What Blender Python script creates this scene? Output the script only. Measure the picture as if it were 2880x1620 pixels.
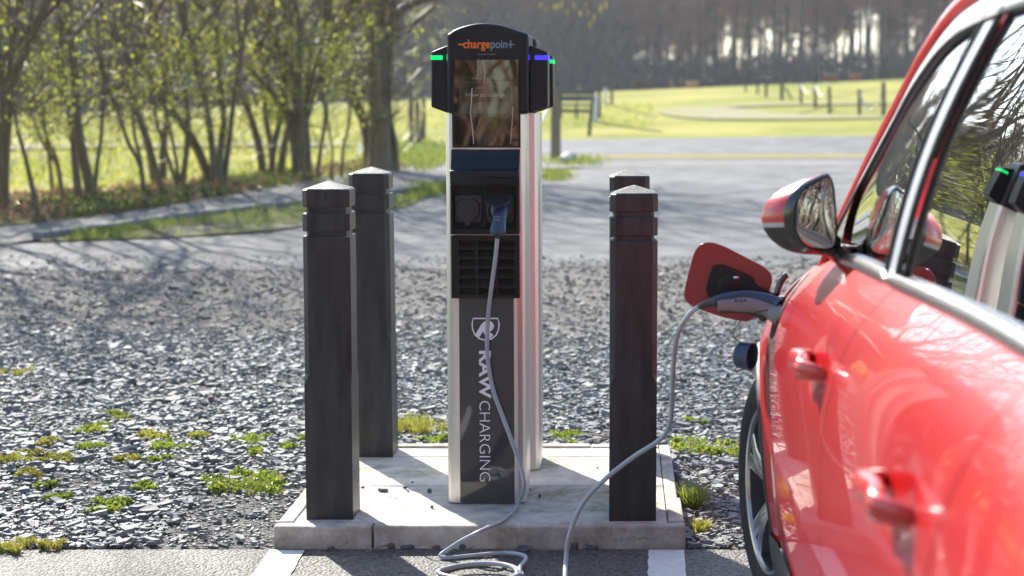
import bpy, bmesh, math, random
import numpy as np
from mathutils import Vector, Matrix
from mathutils import noise as mnoise

for o in list(bpy.data.objects):
    bpy.data.objects.remove(o)
random.seed(7)
rng = np.random.default_rng(11)
SC = bpy.context.scene
COL = SC.collection

# ------------------------------------------------------------------ camera
# focal length / eye height measured from bollards, plinth and shadows
F = 4825.0                      # focal length in photograph pixels (2880 wide)
PITCH = math.atan(0.07)
PU, PV, ZE = 1740.0, 280.0 + F * 0.07, 1.386
cam = bpy.data.cameras.new('camera')
cam.sensor_width = 36.0
cam.lens = F * 36.0 / 2880.0
cam.shift_x = -(PU - 1440.0) / 2880.0
cam.shift_y = -(810.0 - PV) / 2880.0
cam.clip_start = 0.05
cam.clip_end = 2000.0
cam.dof.use_dof = True
cam.dof.focus_distance = 5.55
cam.dof.aperture_fstop = 3.0
cam.dof.aperture_blades = 9
camo = bpy.data.objects.new('camera', cam)
camo.location = (0, 0, ZE)
camo.rotation_euler = (math.pi / 2 - PITCH, 0, 0)
COL.objects.link(camo)
SC.camera = camo

# ------------------------------------------------------------------ sky, sun, exposure
SUN_EL = math.radians(35.0)
SUN_AZ = math.atan2(-0.463, 0.886)         # compass-like angle from +Y towards +X
world = bpy.data.worlds.new('World')
SC.world = world
world.use_nodes = True
wn = world.node_tree
bg = wn.nodes['Background']
sky = wn.nodes.new('ShaderNodeTexSky')
sky.sky_type = 'NISHITA'
sky.sun_disc = False
sky.sun_elevation = SUN_EL
sky.sun_rotation = SUN_AZ
sky.altitude = 100
sky.air_density = 1.0
sky.dust_density = 0.8
sky.ozone_density = 1.0
wn.links.new(sky.outputs[0], bg.inputs[0])
bg.inputs[1].default_value = 0.13
sun = bpy.data.lights.new('sun', 'SUN')
sun.energy = 5.0
sun.angle = math.radians(0.53)
sun.color = (1.0, 0.95, 0.86)
suno = bpy.data.objects.new('sun', sun)
sd = Vector((0.463 * math.cos(SUN_EL), -0.886 * math.cos(SUN_EL), -math.sin(SUN_EL)))
suno.rotation_euler = sd.to_track_quat('-Z', 'Y').to_euler()
suno.location = (-20, 40, 30)
COL.objects.link(suno)
SC.view_settings.view_transform = 'Standard'
SC.view_settings.look = 'None'
SC.view_settings.gamma = 1.0
SC.view_settings.exposure = 1.22
SC.render.engine = 'CYCLES'

# ------------------------------------------------------------------ pixel helpers (directions only)
def ray(u, v):
    a = (u - PU) / F
    b = -(v - PV) / F
    return (a, math.cos(PITCH) + b * math.sin(PITCH), -math.sin(PITCH) + b * math.cos(PITCH))
def gz(u, v, z=0.0):
    d = ray(u, v); t = (z - ZE) / d[2]
    return Vector((d[0] * t, d[1] * t, z))
def gy(u, v, Y):
    d = ray(u, v); t = Y / d[1]
    return Vector((d[0] * t, Y, ZE + d[2] * t))
def ground_z(x, y):
    yc = min(y, 106.0)                      # the pasture crests here and falls away to the wood
    z = 0.01 * max(0.0, yc - 10.0)
    k = max(0.0, (yc - 40.0) / 70.0)
    z += k * (1.1 + 0.045 * max(-40.0, min(40.0, x)))
    if y > 100.0: z -= 0.03 * (y - 100.0) ** 2 / (y - 100.0 + 12.0)
    return z
def T(u, v):
    """point where the pixel's ray meets the terrain"""
    d = ray(u, v)
    lo, hi = 0.5, None
    y = 1.0
    while y < 260:
        t = y / d[1]
        if ZE + d[2] * t <= ground_z(d[0] * t, y):
            hi = y; break
        lo = y; y *= 1.02
    if hi is None:
        hi = lo = 200.0
    for _ in range(30):
        m = (lo + hi) / 2; t = m / d[1]
        if ZE + d[2] * t <= ground_z(d[0] * t, m): hi = m
        else: lo = m
    t = hi / d[1]
    return Vector((d[0] * t, hi, ground_z(d[0] * t, hi)))

# ------------------------------------------------------------------ materials
def mat(name, col, rough=0.5, metal=0.0, var=0.0, scale=6.0, bump=0.0, bscale=60.0, coat=0.0,
        spec=0.5, col2=None, stretch=None, island=0.0, detail=4.0, rvar=0.0):
    m = bpy.data.materials.new(name); m.use_nodes = True
    nt = m.node_tree; N = nt.nodes; L = nt.links
    b = N['Principled BSDF']
    b.inputs['Roughness'].default_value = rough
    b.inputs['Metallic'].default_value = metal
    b.inputs['Coat Weight'].default_value = coat
    b.inputs['Coat Roughness'].default_value = 0.03
    b.inputs['Specular IOR Level'].default_value = spec
    b.inputs['Base Color'].default_value = (*col, 1)
    tc = N.new('ShaderNodeTexCoord')
    src = tc.outputs['Object']
    if stretch:
        mp = N.new('ShaderNodeMapping'); mp.inputs['Scale'].default_value = stretch
        L.new(src, mp.inputs[0]); src = mp.outputs[0]
    if var or col2:
        nz = N.new('ShaderNodeTexNoise'); nz.inputs['Scale'].default_value = scale
        nz.inputs['Detail'].default_value = detail; nz.inputs['Roughness'].default_value = 0.65
        L.new(src, nz.inputs['Vector'])
        r = N.new('ShaderNodeValToRGB')
        r.color_ramp.elements[0].position = 0.3; r.color_ramp.elements[1].position = 0.7
        c0 = tuple(max(0, c * (1 - var)) for c in col)
        c1 = col2 if col2 else tuple(min(1, c * (1 + var)) for c in col)
        r.color_ramp.elements[0].color = (*c0, 1); r.color_ramp.elements[1].color = (*c1, 1)
        L.new(nz.outputs['Fac'], r.inputs[0])
        out = r.outputs[0]
        if rvar:
            mr = N.new('ShaderNodeMapRange')
            mr.inputs['To Min'].default_value = max(0, rough - rvar); mr.inputs['To Max'].default_value = min(1, rough + rvar)
            L.new(nz.outputs['Fac'], mr.inputs[0]); L.new(mr.outputs[0], b.inputs['Roughness'])
        L.new(out, b.inputs['Base Color'])
    if island:
        g = N.new('ShaderNodeNewGeometry')
        hs = N.new('ShaderNodeHueSaturation')
        mr = N.new('ShaderNodeMapRange')
        mr.inputs['To Min'].default_value = 1 - island; mr.inputs['To Max'].default_value = 1 + island
        L.new(g.outputs['Random Per Island'], mr.inputs[0])
        L.new(mr.outputs[0], hs.inputs['Value'])
        prev = b.inputs['Base Color'].links[0].from_socket if b.inputs['Base Color'].links else None
        if prev: L.new(prev, hs.inputs['Color'])
        else: hs.inputs['Color'].default_value = (*col, 1)
        L.new(hs.outputs[0], b.inputs['Base Color'])
    if bump:
        n2 = N.new('ShaderNodeTexNoise'); n2.inputs['Scale'].default_value = bscale
        n2.inputs['Detail'].default_value = 6.0; n2.inputs['Roughness'].default_value = 0.7
        L.new(src, n2.inputs['Vector'])
        bp = N.new('ShaderNodeBump'); bp.inputs['Strength'].default_value = bump
        bp.inputs['Distance'].default_value = 0.01
        L.new(n2.outputs['Fac'], bp.inputs['Height']); L.new(bp.outputs[0], b.inputs['Normal'])
    return m

def leaf_mat(name, col, col2, trans=0.55, rough=0.45):
    m = bpy.data.materials.new(name); m.use_nodes = True
    nt = m.node_tree; N = nt.nodes; L = nt.links
    b = N['Principled BSDF']; b.inputs['Roughness'].default_value = rough
    g = N.new('ShaderNodeNewGeometry'); r = N.new('ShaderNodeValToRGB')
    r.color_ramp.elements[0].color = (*col, 1); r.color_ramp.elements[1].color = (*col2, 1)
    L.new(g.outputs['Random Per Island'], r.inputs[0])
    L.new(r.outputs[0], b.inputs['Base Color'])
    t = N.new('ShaderNodeBsdfTranslucent'); L.new(r.outputs[0], t.inputs[0])
    mx = N.new('ShaderNodeMixShader'); mx.inputs[0].default_value = trans
    L.new(b.outputs[0], mx.inputs[1]); L.new(t.outputs[0], mx.inputs[2])
    L.new(mx.outputs[0], N['Material Output'].inputs[0])
    return m

def emit_mat(name, col, strength):
    m = bpy.data.materials.new(name); m.use_nodes = True
    b = m.node_tree.nodes['Principled BSDF']
    b.inputs['Base Color'].default_value = (*[c * 0.6 for c in col], 1)
    b.inputs['Emission Color'].default_value = (*col, 1)
    b.inputs['Emission Strength'].default_value = strength
    return m

def glass_mat(name, tint, rough=0.0, refl_boost=0.0):
    """thin pane: fresnel reflection over tinted see-through"""
    m = bpy.data.materials.new(name); m.use_nodes = True
    nt = m.node_tree; N = nt.nodes; L = nt.links
    N.remove(N['Principled BSDF'])
    gl = N.new('ShaderNodeBsdfGlossy'); gl.inputs['Roughness'].default_value = rough
    tr = N.new('ShaderNodeBsdfTransparent'); tr.inputs[0].default_value = (*tint, 1)
    fr = N.new('ShaderNodeFresnel'); fr.inputs[0].default_value = 1.55
    ad = N.new('ShaderNodeMath'); ad.operation = 'ADD'; ad.use_clamp = True
    ad.inputs[1].default_value = refl_boost
    L.new(fr.outputs[0], ad.inputs[0])
    mx = N.new('ShaderNodeMixShader')
    L.new(ad.outputs[0], mx.inputs[0]); L.new(tr.outputs[0], mx.inputs[1]); L.new(gl.outputs[0], mx.inputs[2])
    L.new(mx.outputs[0], N['Material Output'].inputs[0])
    return m

# ------------------------------------------------------------------ mesh helper
BASE = {}
def tag(o, label=None, cat=None, group=None, kind=None):
    if label: o['label'] = label
    if cat: o['category'] = cat
    if group: o['group'] = group
    if kind: o['kind'] = kind
    return o
def thing(name, label, cat, loc=(0, 0, 0), group=None):
    o = bpy.data.objects.new(name, None); COL.objects.link(o)
    o.location = loc; o.empty_display_size = 0.1
    BASE[o.name] = Vector(loc)
    return tag(o, label, cat, group)
def root_base(p):
    b = Vector((0, 0, 0))
    while p is not None:
        if p.name in BASE: b = BASE[p.name]
        p = p.parent
    return b
class MB:
    def __init__(s): s.v = []; s.f = []
    def add(s, vs, fs):
        n = len(s.v); s.v += [tuple(p) for p in vs]; s.f += [tuple(i + n for i in f) for f in fs]
        return s
    def box(s, x0, x1, y0, y1, z0, z1):
        return s.add([(x0,y0,z0),(x1,y0,z0),(x1,y1,z0),(x0,y1,z0),(x0,y0,z1),(x1,y0,z1),(x1,y1,z1),(x0,y1,z1)],
                     [(0,3,2,1),(4,5,6,7),(0,1,5,4),(1,2,6,5),(2,3,7,6),(3,0,4,7)])
    def loft(s, rings, cap0=True, cap1=True, closed=True):
        n = len(rings[0]); vs = [p for r in rings for p in r]; fs = []
        m = n if closed else n - 1
        for i in range(len(rings) - 1):
            for j in range(m):
                k = (j + 1) % n
                fs.append((i*n+j, i*n+k, (i+1)*n+k, (i+1)*n+j))
        if cap0 and closed: fs.append(tuple(range(n - 1, -1, -1)))
        if cap1 and closed: fs.append(tuple((len(rings)-1)*n + j for j in range(n)))
        return s.add(vs, fs)
    def tube(s, path, r, n=8, caps=True, flat=1.0):
        path = [Vector(p) for p in path]; rings = []
        rr = r if isinstance(r, (list, tuple)) else [r] * len(path)
        t0 = (path[1] - path[0]).normalized()
        up = Vector((0, 0, 1)) if abs(t0.z) < 0.9 else Vector((0, 1, 0))
        a = t0.cross(up).normalized()
        for i, p in enumerate(path):
            t = (path[min(i+1, len(path)-1)] - path[max(i-1, 0)])
            t = t.normalized() if t.length > 1e-9 else t0
            a = a - t * a.dot(t)
            a = a.normalized() if a.length > 1e-6 else t.orthogonal().normalized()
            b = t.cross(a)
            rings.append([p + (a * math.cos(2*math.pi*k/n) + b * flat * math.sin(2*math.pi*k/n)) * rr[i] for k in range(n)])
        return s.loft(rings, caps, caps)
    def prism(s, poly, fn, d0, d1):
        """poly of (a,b); fn(a,b,d) -> point"""
        return s.loft([[fn(a, b, d0) for a, b in poly], [fn(a, b, d1) for a, b in poly]])
    def grid(s, fn, nu, nv):
        vs = [fn(i / nu, j / nv) for i in range(nu + 1) for j in range(nv + 1)]; w = nv + 1
        return s.add(vs, [(i*w+j, (i+1)*w+j, (i+1)*w+j+1, i*w+j+1) for i in range(nu) for j in range(nv)])
    def lathe(s, prof, fn, n=32, cap0=False, cap1=False):
        """prof of (r,h); fn(c*r, s*r, h) -> point"""
        return s.loft([[fn(r*math.cos(2*math.pi*k/n), r*math.sin(2*math.pi*k/n), h) for k in range(n)] for r, h in prof], cap0, cap1)
    def build(s, name, material, parent=None, smooth=35, bevel=0, seg=2, solid=0, sub=0, recalc=False):
        b = root_base(parent)
        me = bpy.data.meshes.new(name)
        me.from_pydata([(p[0]-b.x, p[1]-b.y, p[2]-b.z) for p in s.v], [], s.f)
        if recalc:
            bm = bmesh.new(); bm.from_mesh(me); bmesh.ops.recalc_face_normals(bm, faces=bm.faces); bm.to_mesh(me); bm.free()
        if smooth:
            me.shade_smooth(); me.set_sharp_from_angle(angle=math.radians(smooth))
        if material: me.materials.append(material)
        o = bpy.data.objects.new(name, me); COL.objects.link(o); o.parent = parent
        if solid:
            md = o.modifiers.new('s', 'SOLIDIFY'); md.thickness = solid; md.offset = 0
        if bevel:
            md = o.modifiers.new('b', 'BEVEL'); md.width = bevel; md.segments = seg; md.limit_method = 'ANGLE'; md.angle_limit = math.radians(30)
        if sub:
            md = o.modifiers.new('u', 'SUBSURF'); md.levels = sub; md.render_levels = sub
        return o
def copy_tree(o, parent=None):
    c = o.copy(); COL.objects.link(c); c.parent = parent
    for ch in list(o.children): copy_tree(ch, c)
    if o.name in BASE: BASE[c.name] = BASE[o.name].copy()
    return c
def mesh_np(name, V, Fq, material, parent=None, smooth=False, uniform=4):
    """fast mesh from numpy: Fq list of (array of faces with k corners)"""
    me = bpy.data.meshes.new(name)
    me.vertices.add(len(V)); me.vertices.foreach_set('co', V.astype(np.float32).ravel())
    loops = np.concatenate([f.ravel() for f in Fq]).astype(np.int32)
    tot = np.concatenate([np.full(len(f), f.shape[1]) for f in Fq]).astype(np.int32)
    start = np.concatenate([[0], np.cumsum(tot)[:-1]]).astype(np.int32)
    me.loops.add(len(loops)); me.loops.foreach_set('vertex_index', loops)
    me.polygons.add(len(tot)); me.polygons.foreach_set('loop_start', start); me.polygons.foreach_set('loop_total', tot)
    me.update(calc_edges=True)
    if smooth: me.shade_smooth()
    else: me.shade_flat()
    if material: me.materials.append(material)
    o = bpy.data.objects.new(name, me); COL.objects.link(o); o.parent = parent
    return o
def bez(pts, n=8):
    """Catmull-Rom through points"""
    P = [Vector(p) for p in pts]; out = []
    for i in range(len(P) - 1):
        p0 = P[max(i-1, 0)]; p1 = P[i]; p2 = P[i+1]; p3 = P[min(i+2, len(P)-1)]
        for k in range(n):
            t = k / n
            out.append(0.5 * ((2*p1) + (p2-p0)*t + (2*p0-5*p1+4*p2-p3)*t*t + (-p0+3*p1-3*p2+p3)*t**3))
    out.append(P[-1]); return out
def interp(tab, x):
    """smooth interpolation in a table of (x,y)"""
    if x <= tab[0][0]: return tab[0][1]
    if x >= tab[-1][0]: return tab[-1][1]
    for i in range(len(tab) - 1):
        if tab[i][0] <= x <= tab[i+1][0]:
            x0, y0 = tab[i]; x1, y1 = tab[i+1]; t = (x - x0) / (x1 - x0)
            m0 = (y1 - tab[i-1][1]) / (x1 - tab[i-1][0]) if i > 0 else (y1-y0)/(x1-x0)
            m1 = (tab[i+2][1] - y0) / (tab[i+2][0] - x0) if i + 2 < len(tab) else (y1-y0)/(x1-x0)
            h = x1 - x0
            return ((2*t**3-3*t**2+1)*y0 + (t**3-2*t**2+t)*h*m0 + (-2*t**3+3*t**2)*y1 + (t**3-t**2)*h*m1)
def text(name, body, material, parent, origin, xdir, ydir, height, width=None, depth=0.0015, weight=0.0, align='CENTER'):
    """flat lettering as mesh: origin at baseline, xdir reading direction; fitted to cap height / width in metres"""
    cu = bpy.data.curves.new('t', 'FONT'); cu.body = body; cu.size = 1.0; cu.resolution_u = 4
    cu.extrude = 0.0; cu.offset = weight
    ob = bpy.data.objects.new('t', cu); COL.objects.link(ob)
    dg = bpy.context.evaluated_depsgraph_get(); dg.update()
    me = bpy.data.meshes.new_from_object(ob.evaluated_get(dg))
    bpy.data.objects.remove(ob); bpy.data.curves.remove(cu)
    co = np.array([v.co[:] for v in me.vertices])
    x0, x1 = co[:,0].min(), co[:,0].max()
    sy = height / 0.72
    sx = (width / (x1 - x0)) if width else sy
    off = {'CENTER': (x0 + x1) / 2, 'LEFT': x0}[align]
    X = Vector(xdir).normalized(); Y = Vector(ydir).normalized(); Nn = X.cross(Y)
    b = root_base(parent); O = Vector(origin) - b
    for v in me.vertices:
        p = O + X * ((v.co.x - off) * sx) + Y * (v.co.y * sy) + Nn * depth
        v.co = p
    me.name = name; me.materials.clear(); me.materials.append(material)
    o = bpy.data.objects.new(name, me); COL.objects.link(o); o.parent = parent
    return o
# ================================================================== setting
def asphalt_mat(name, ca, cb, stone=140.0, rough=0.75, bump=0.6, patch=0.25):
    m = bpy.data.materials.new(name); m.use_nodes = True
    nt = m.node_tree; N = nt.nodes; L = nt.links; b = N['Principled BSDF']
    b.inputs['Roughness'].default_value = rough
    tc = N.new('ShaderNodeTexCoord')
    vo = N.new('ShaderNodeTexVoronoi'); vo.inputs['Scale'].default_value = stone
    L.new(tc.outputs['Object'], vo.inputs['Vector'])
    nz = N.new('ShaderNodeTexNoise'); nz.inputs['Scale'].default_value = 1.7; nz.inputs['Detail'].default_value = 8
    L.new(tc.outputs['Object'], nz.inputs['Vector'])
    sep = N.new('ShaderNodeSeparateColor'); L.new(vo.outputs['Color'], sep.inputs[0])
    r = N.new('ShaderNodeValToRGB')
    r.color_ramp.elements[0].color = (*ca, 1); r.color_ramp.elements[1].color = (*cb, 1)
    L.new(sep.outputs[0], r.inputs[0])
    mr = N.new('ShaderNodeMapRange'); mr.inputs['From Min'].default_value = 0.3; mr.inputs['From Max'].default_value = 0.7
    mr.inputs['To Min'].default_value = 1 - patch; mr.inputs['To Max'].default_value = 1 + patch
    L.new(nz.outputs['Fac'], mr.inputs[0])
    hs = N.new('ShaderNodeHueSaturation'); L.new(r.outputs[0], hs.inputs['Color']); L.new(mr.outputs[0], hs.inputs['Value'])
    b.inputs['Specular IOR Level'].default_value = 0.3
    L.new(hs.outputs[0], b.inputs['Base Color'])
    bp = N.new('ShaderNodeBump'); bp.inputs['Strength'].default_value = bump; bp.inputs['Distance'].default_value = 0.006
    bp.invert = True
    L.new(vo.outputs['Distance'], bp.inputs['Height']); L.new(bp.outputs[0], b.inputs['Normal'])
    return m
def two_tone(name, ca, cb, cc, s1, s2, rough=0.9, bump=0.5, bscale=40):
    """ground with fine grain between ca/cb and broad patches towards cc"""
    m = mat(name, ca, rough=1.0, col2=cb, scale=s1, bump=bump, bscale=bscale, detail=8, spec=0.08)
    nt = m.node_tree; N = nt.nodes; L = nt.links; b = N['Principled BSDF']
    prev = b.inputs['Base Color'].links[0].from_socket
    tc = N.new('ShaderNodeTexCoord')
    nz = N.new('ShaderNodeTexNoise'); nz.inputs['Scale'].default_value = s2; nz.inputs['Detail'].default_value = 5
    L.new(tc.outputs['Object'], nz.inputs['Vector'])
    r = N.new('ShaderNodeValToRGB'); r.color_ramp.elements[0].position = 0.42; r.color_ramp.elements[1].position = 0.62
    L.new(nz.outputs['Fac'], r.inputs[0])
    mx = N.new('ShaderNodeMix'); mx.data_type = 'RGBA'
    L.new(r.outputs[0], mx.inputs[0]); L.new(prev, mx.inputs[6]); mx.inputs[7].default_value = (*cc, 1)
    L.new(mx.outputs[2], b.inputs['Base Color'])
    return m

M_bay = asphalt_mat('bay_asphalt', (0.065, 0.062, 0.057), (0.22, 0.205, 0.18), stone=110, rough=0.62, bump=1.0)
M_road = asphalt_mat('road_tarmac', (0.095, 0.097, 0.1), (0.165, 0.167, 0.168), stone=60, rough=0.85, bump=0.7, patch=0.4)
M_path = asphalt_mat('path_tarmac', (0.12, 0.118, 0.115), (0.2, 0.195, 0.188), stone=60, rough=0.85, bump=0.5, patch=0.3)
M_dirt = two_tone('gravel_dirt', (0.12, 0.117, 0.112), (0.25, 0.238, 0.215), (0.19, 0.18, 0.16), 30, 0.9, bump=0.9, bscale=45)
M_strip = two_tone('dirt_strip', (0.12, 0.115, 0.107), (0.25, 0.235, 0.21), (0.19, 0.178, 0.16), 22, 0.8, bump=1.0, bscale=35)
M_sandy = two_tone('sandy_track', (0.24, 0.22, 0.13), (0.36, 0.32, 0.22), (0.26, 0.25, 0.1), 3, 0.35)
M_field = two_tone('field_grass', (0.15, 0.175, 0.032), (0.26, 0.26, 0.06), (0.33, 0.3, 0.085), 3.0, 0.16, bump=0.9, bscale=9)
M_litter = two_tone('leaf_litter', (0.1, 0.085, 0.045), (0.27, 0.19, 0.11), (0.11, 0.13, 0.035), 9, 1.2, bump=1.0, bscale=14)
M_dry = two_tone('dry_verge', (0.17, 0.17, 0.06), (0.33, 0.28, 0.15), (0.27, 0.23, 0.15), 6, 0.6)
M_white = mat('white_paint', (0.78, 0.77, 0.74), rough=0.6, var=0.12, scale=30, bump=0.35, bscale=160)

def grid_sheet(name, xs, ys, zoff, material):
    V = np.array([(x, y, ground_z(x, y) + zoff) for y in ys for x in xs])
    w = len(xs); idx = np.arange(len(V)).reshape(len(ys), w)
    q = np.stack([idx[:-1, :-1], idx[:-1, 1:], idx[1:, 1:], idx[1:, :-1]], -1).reshape(-1, 4)
    o = mesh_np(name, V, [q], material, smooth=True)
    return tag(o, kind='structure')
xs = list(np.concatenate([np.linspace(-260, -40, 12), np.linspace(-36, 36, 37), np.linspace(40, 260, 12)]))
ys = list(np.concatenate([np.linspace(-120, -8, 8), np.linspace(-6, 12, 10), np.linspace(13, 60, 48), np.linspace(64, 160, 25), np.linspace(180, 700, 12)]))
tag(grid_sheet('ground', xs, ys, -0.02, M_field), 'yellow green rough pasture rising behind the car park', None)

def sheet(name, pts, zoff, material, label=None, n=1):
    """terrain-following polygon strip: pts = two edge polylines (near, far) of world points"""
    near, far = pts
    near = bez(near, 6); far = bez(far, 6)
    k = max(len(near), len(far))
    def res(pl, t):
        x = t * (len(pl) - 1); i = min(int(x), len(pl) - 2); return pl[i].lerp(pl[i+1], x - i)
    mb = MB(); nu, nv = k * 2, 14
    def fn(a, b):
        p = res(near, a).lerp(res(far, a), b)
        return (p.x, p.y, ground_z(p.x, p.y) + zoff)
    mb.grid(lambda a, b: fn(a, b), nu, nv)
    o = mb.build(name, material, smooth=60)
    return tag(o, label, None, None, 'structure')

# parking bay asphalt (near) and the gravel bed behind it
YP = 5.2196            # plinth front
mb = MB(); mb.grid(lambda a, b: (-30 + 64 * a, -60 + 65.215 * b + 0.006*math.sin(a*140), 0.0), 80, 40)
tag(mb.build('parking_bay', M_bay), 'coarse grey asphalt of the parking bay', None, None, 'structure')
mb = MB(); mb.grid(lambda a, b: (-18 + 38 * a, 5.2 + 9.3 * b, ground_z(0, 5.2 + 9.3 * b) - 0.006), 40, 24)
tag(mb.build('gravel_bed', M_dirt), 'packed stony dirt under the slate chippings', None, None, 'structure')
mb = MB()
def strip_fn(a, b):
    x = -18 + 38*a; e = 0.5*mnoise.noise(Vector((x*0.5, 1.7, 0))) + 0.25*mnoise.noise(Vector((x*1.9, 4.7, 0)))
    y = (9.0 + e)*(1-b) + 14.4*b; return (x, y, ground_z(0, y) - 0.002)
mb.grid(strip_fn, 160, 10)
tag(mb.build('dirt_strip', M_strip), 'pale trodden dirt between chippings and road', None, None, 'structure')
# tarmac road: near edge straight, far edge along the grass verge then swinging away to the right
near = [T(u, 770 - (u + 900)*0.0072 + 14*mnoise.noise(Vector((u*0.006, 2, 0))) + 9*mnoise.noise(Vector((u*0.021, 7, 0)))) for u in range(-900, 4801, 30)]
far = [T(-900, 720), T(-300, 696), T(141, 684), T(560, 668), T(853, 640), T(1160, 562), T(1560, 500), T(1700, 470), T(2300, 466), T(3000, 462), T(4800, 456)]
sheet('road', [near, far], 0.004, M_road, 'grey tarmac lane striped with branch shadows')
# footpath along the hedge
pn = [T(-900, 780), T(-300, 735), T(-60, 700), T(112, 675), T(317, 649), T(559, 612), T(853, 579), T(1118, 548), T(1258, 520), T(1420, 480), T(1600, 462)]
pf = [T(-900, 690), T(-300, 668), T(0, 640), T(224, 616), T(410, 590), T(559, 565), T(760, 530), T(981, 489), T(1221, 455), T(1400, 440), T(1600, 440)]
sheet('footpath', [pn, pf], 0.012, M_path, 'pale footpath running beside the hedge')
# verge between footpath and road, lane on the far side, dry strips
v1 = [T(118, 682), T(317, 677), T(559, 666), T(853, 640), T(1118, 590), T(1200, 560), T(1262, 540)]
v2 = [T(112, 676), T(317, 650), T(559, 613), T(853, 580), T(1118, 549), T(1200, 535), T(1262, 521)]
M_verge = two_tone('verge_grass', (0.09, 0.1, 0.035), (0.17, 0.17, 0.06), (0.19, 0.175, 0.14), 14, 1.1)
sheet('verge', [v1, v2], 0.016, M_verge, 'narrow grass verge between footpath and road')
sheet('gravel_margin', [[T(1300, 478), T(1700, 472), T(2300, 468), T(3100, 464), T(4800, 458)], [T(1300, 447), T(1700, 448), T(2300, 446), T(3100, 444), T(4800, 438)]], 0.008, M_path, 'pale stony margin of the road')
sheet('dry_verge', [[T(1480, 455), T(1700, 451), T(2300, 448), T(3100, 446), T(4800, 440)], [T(1480, 436), T(1700, 436), T(2300, 433), T(3100, 430), T(4800, 424)]], 0.02, M_dry, 'strip of dry straw coloured grass beside the lane')
sheet('lane', [[T(1000, 440), T(1400, 438), T(1700, 437), T(2300, 434), T(3100, 432), T(4800, 426)], [T(1000, 410), T(1400, 398), T(1700, 394), T(2300, 386), T(3100, 380), T(4800, 368)]], 0.024, M_road, 'grey tarmac lane in front of the pasture')
# leaf litter bank under the hedge
sheet('hedge_bank', [[T(-900, 692), T(-300, 669), T(0, 641), T(224, 617), T(410, 591), T(559, 566), T(760, 531), T(981, 490), T(1130, 470)],
                     [T(-900, 640), T(-300, 620), T(0, 592), T(224, 570), T(410, 545), T(559, 525), T(760, 495), T(981, 466), T(1110, 458)]], 0.02, M_litter, 'bank of dead leaves and ivy under the hedge')
# sandy tracks in the pasture
sheet('sandy_track', [[T(1852, 318), T(1900, 330), T(2050, 337), T(2250, 337), T(2500, 334)], [T(1852, 314), T(1930, 303), T(2070, 306), T(2200, 321), T(2500, 326)]], 0.03, M_sandy, 'sandy path worn through the pasture')
sheet('sandy_track', [[T(2010, 306), T(2150, 299), T(2300, 296), T(2500, 294)], [T(2010, 302), T(2150, 294), T(2300, 290), T(2500, 288)]], 0.036, M_sandy, 'sandy path looping back up the pasture')
sheet('sandy_track', [[T(0, 424), T(300, 419), T(700, 415), T(1250, 410)], [T(0, 410), T(300, 406), T(700, 404), T(1250, 402)]], 0.03, M_sandy, 'pale track behind the hedge')

# bay markings
def marking(name, pts, label):
    mb = MB(); a, b, c, d = [gz(u, v, 0.004) for u, v in pts]
    c = b + (c - b) * 6; d = a + (d - a) * 6
    def fn(s, t):
        p = a.lerp(b, s).lerp(d.lerp(c, s), t)
        e = 0.004 * mnoise.noise(Vector((p.x * 40, p.y * 25, 0))) if s in (0.0, 1.0) else 0
        if t == 0: p = p + Vector((0, 0.004 * mnoise.noise(Vector((p.x * 60, 3, 0))), 0))
        return (p.x + e, p.y, 0.004)
    mb.grid(fn, 12, 160)
    tag(mb.build(name, M_white, smooth=0), label, None, None, 'structure')
marking('bay_marking', [(759, 1546), (857, 1548), (814, 1620), (706, 1620)], 'white bay line ending at the left plinth corner')
marking('bay_marking', [(1823, 1546), (1924, 1546), (1930, 1620), (1823, 1620)], 'white bay line ending beside the car wheel')

# footpath kerb stones (front edge of path)
M_kerb = mat('kerb_stone', (0.2, 0.195, 0.19), rough=0.8, var=0.3, scale=9, bump=0.4, bscale=40)
kp = bez([T(112, 676), T(317, 650), T(559, 613), T(853, 580), T(1118, 549), T(1258, 521)], 40)
kerb = thing('kerb', 'row of low grey kerb stones edging the footpath beside the verge', 'kerb', (0, 0, 0))
acc, last = 0, kp[0]
seg = [kp[0]]
for p in kp[1:]:
    acc += (p - last).length; last = p
    if acc > 0.9:
        seg.append(p.copy()); acc = 0
for i in range(len(seg) - 1):
    a, b = seg[i], seg[i+1]; d = (b - a).normalized(); n = Vector((-d.y, d.x, 0)).normalized() * 0.1
    a = a + d * 0.008; h = 0.075 + 0.01 * random.random()
    mb = MB()
    q = [a, b, b + n, a + n]
    mb.add([(p.x, p.y, ground_z(p.x, p.y) - 0.05) for p in q] + [(p.x, p.y, ground_z(p.x, p.y) + h) for p in q],
           [(4, 5, 6, 7), (0, 1, 5, 4), (1, 2, 6, 5), (2, 3, 7, 6), (3, 0, 4, 7)])
    mb.build('kerb_stone', M_kerb, kerb, smooth=0, bevel=0.012)

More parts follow.
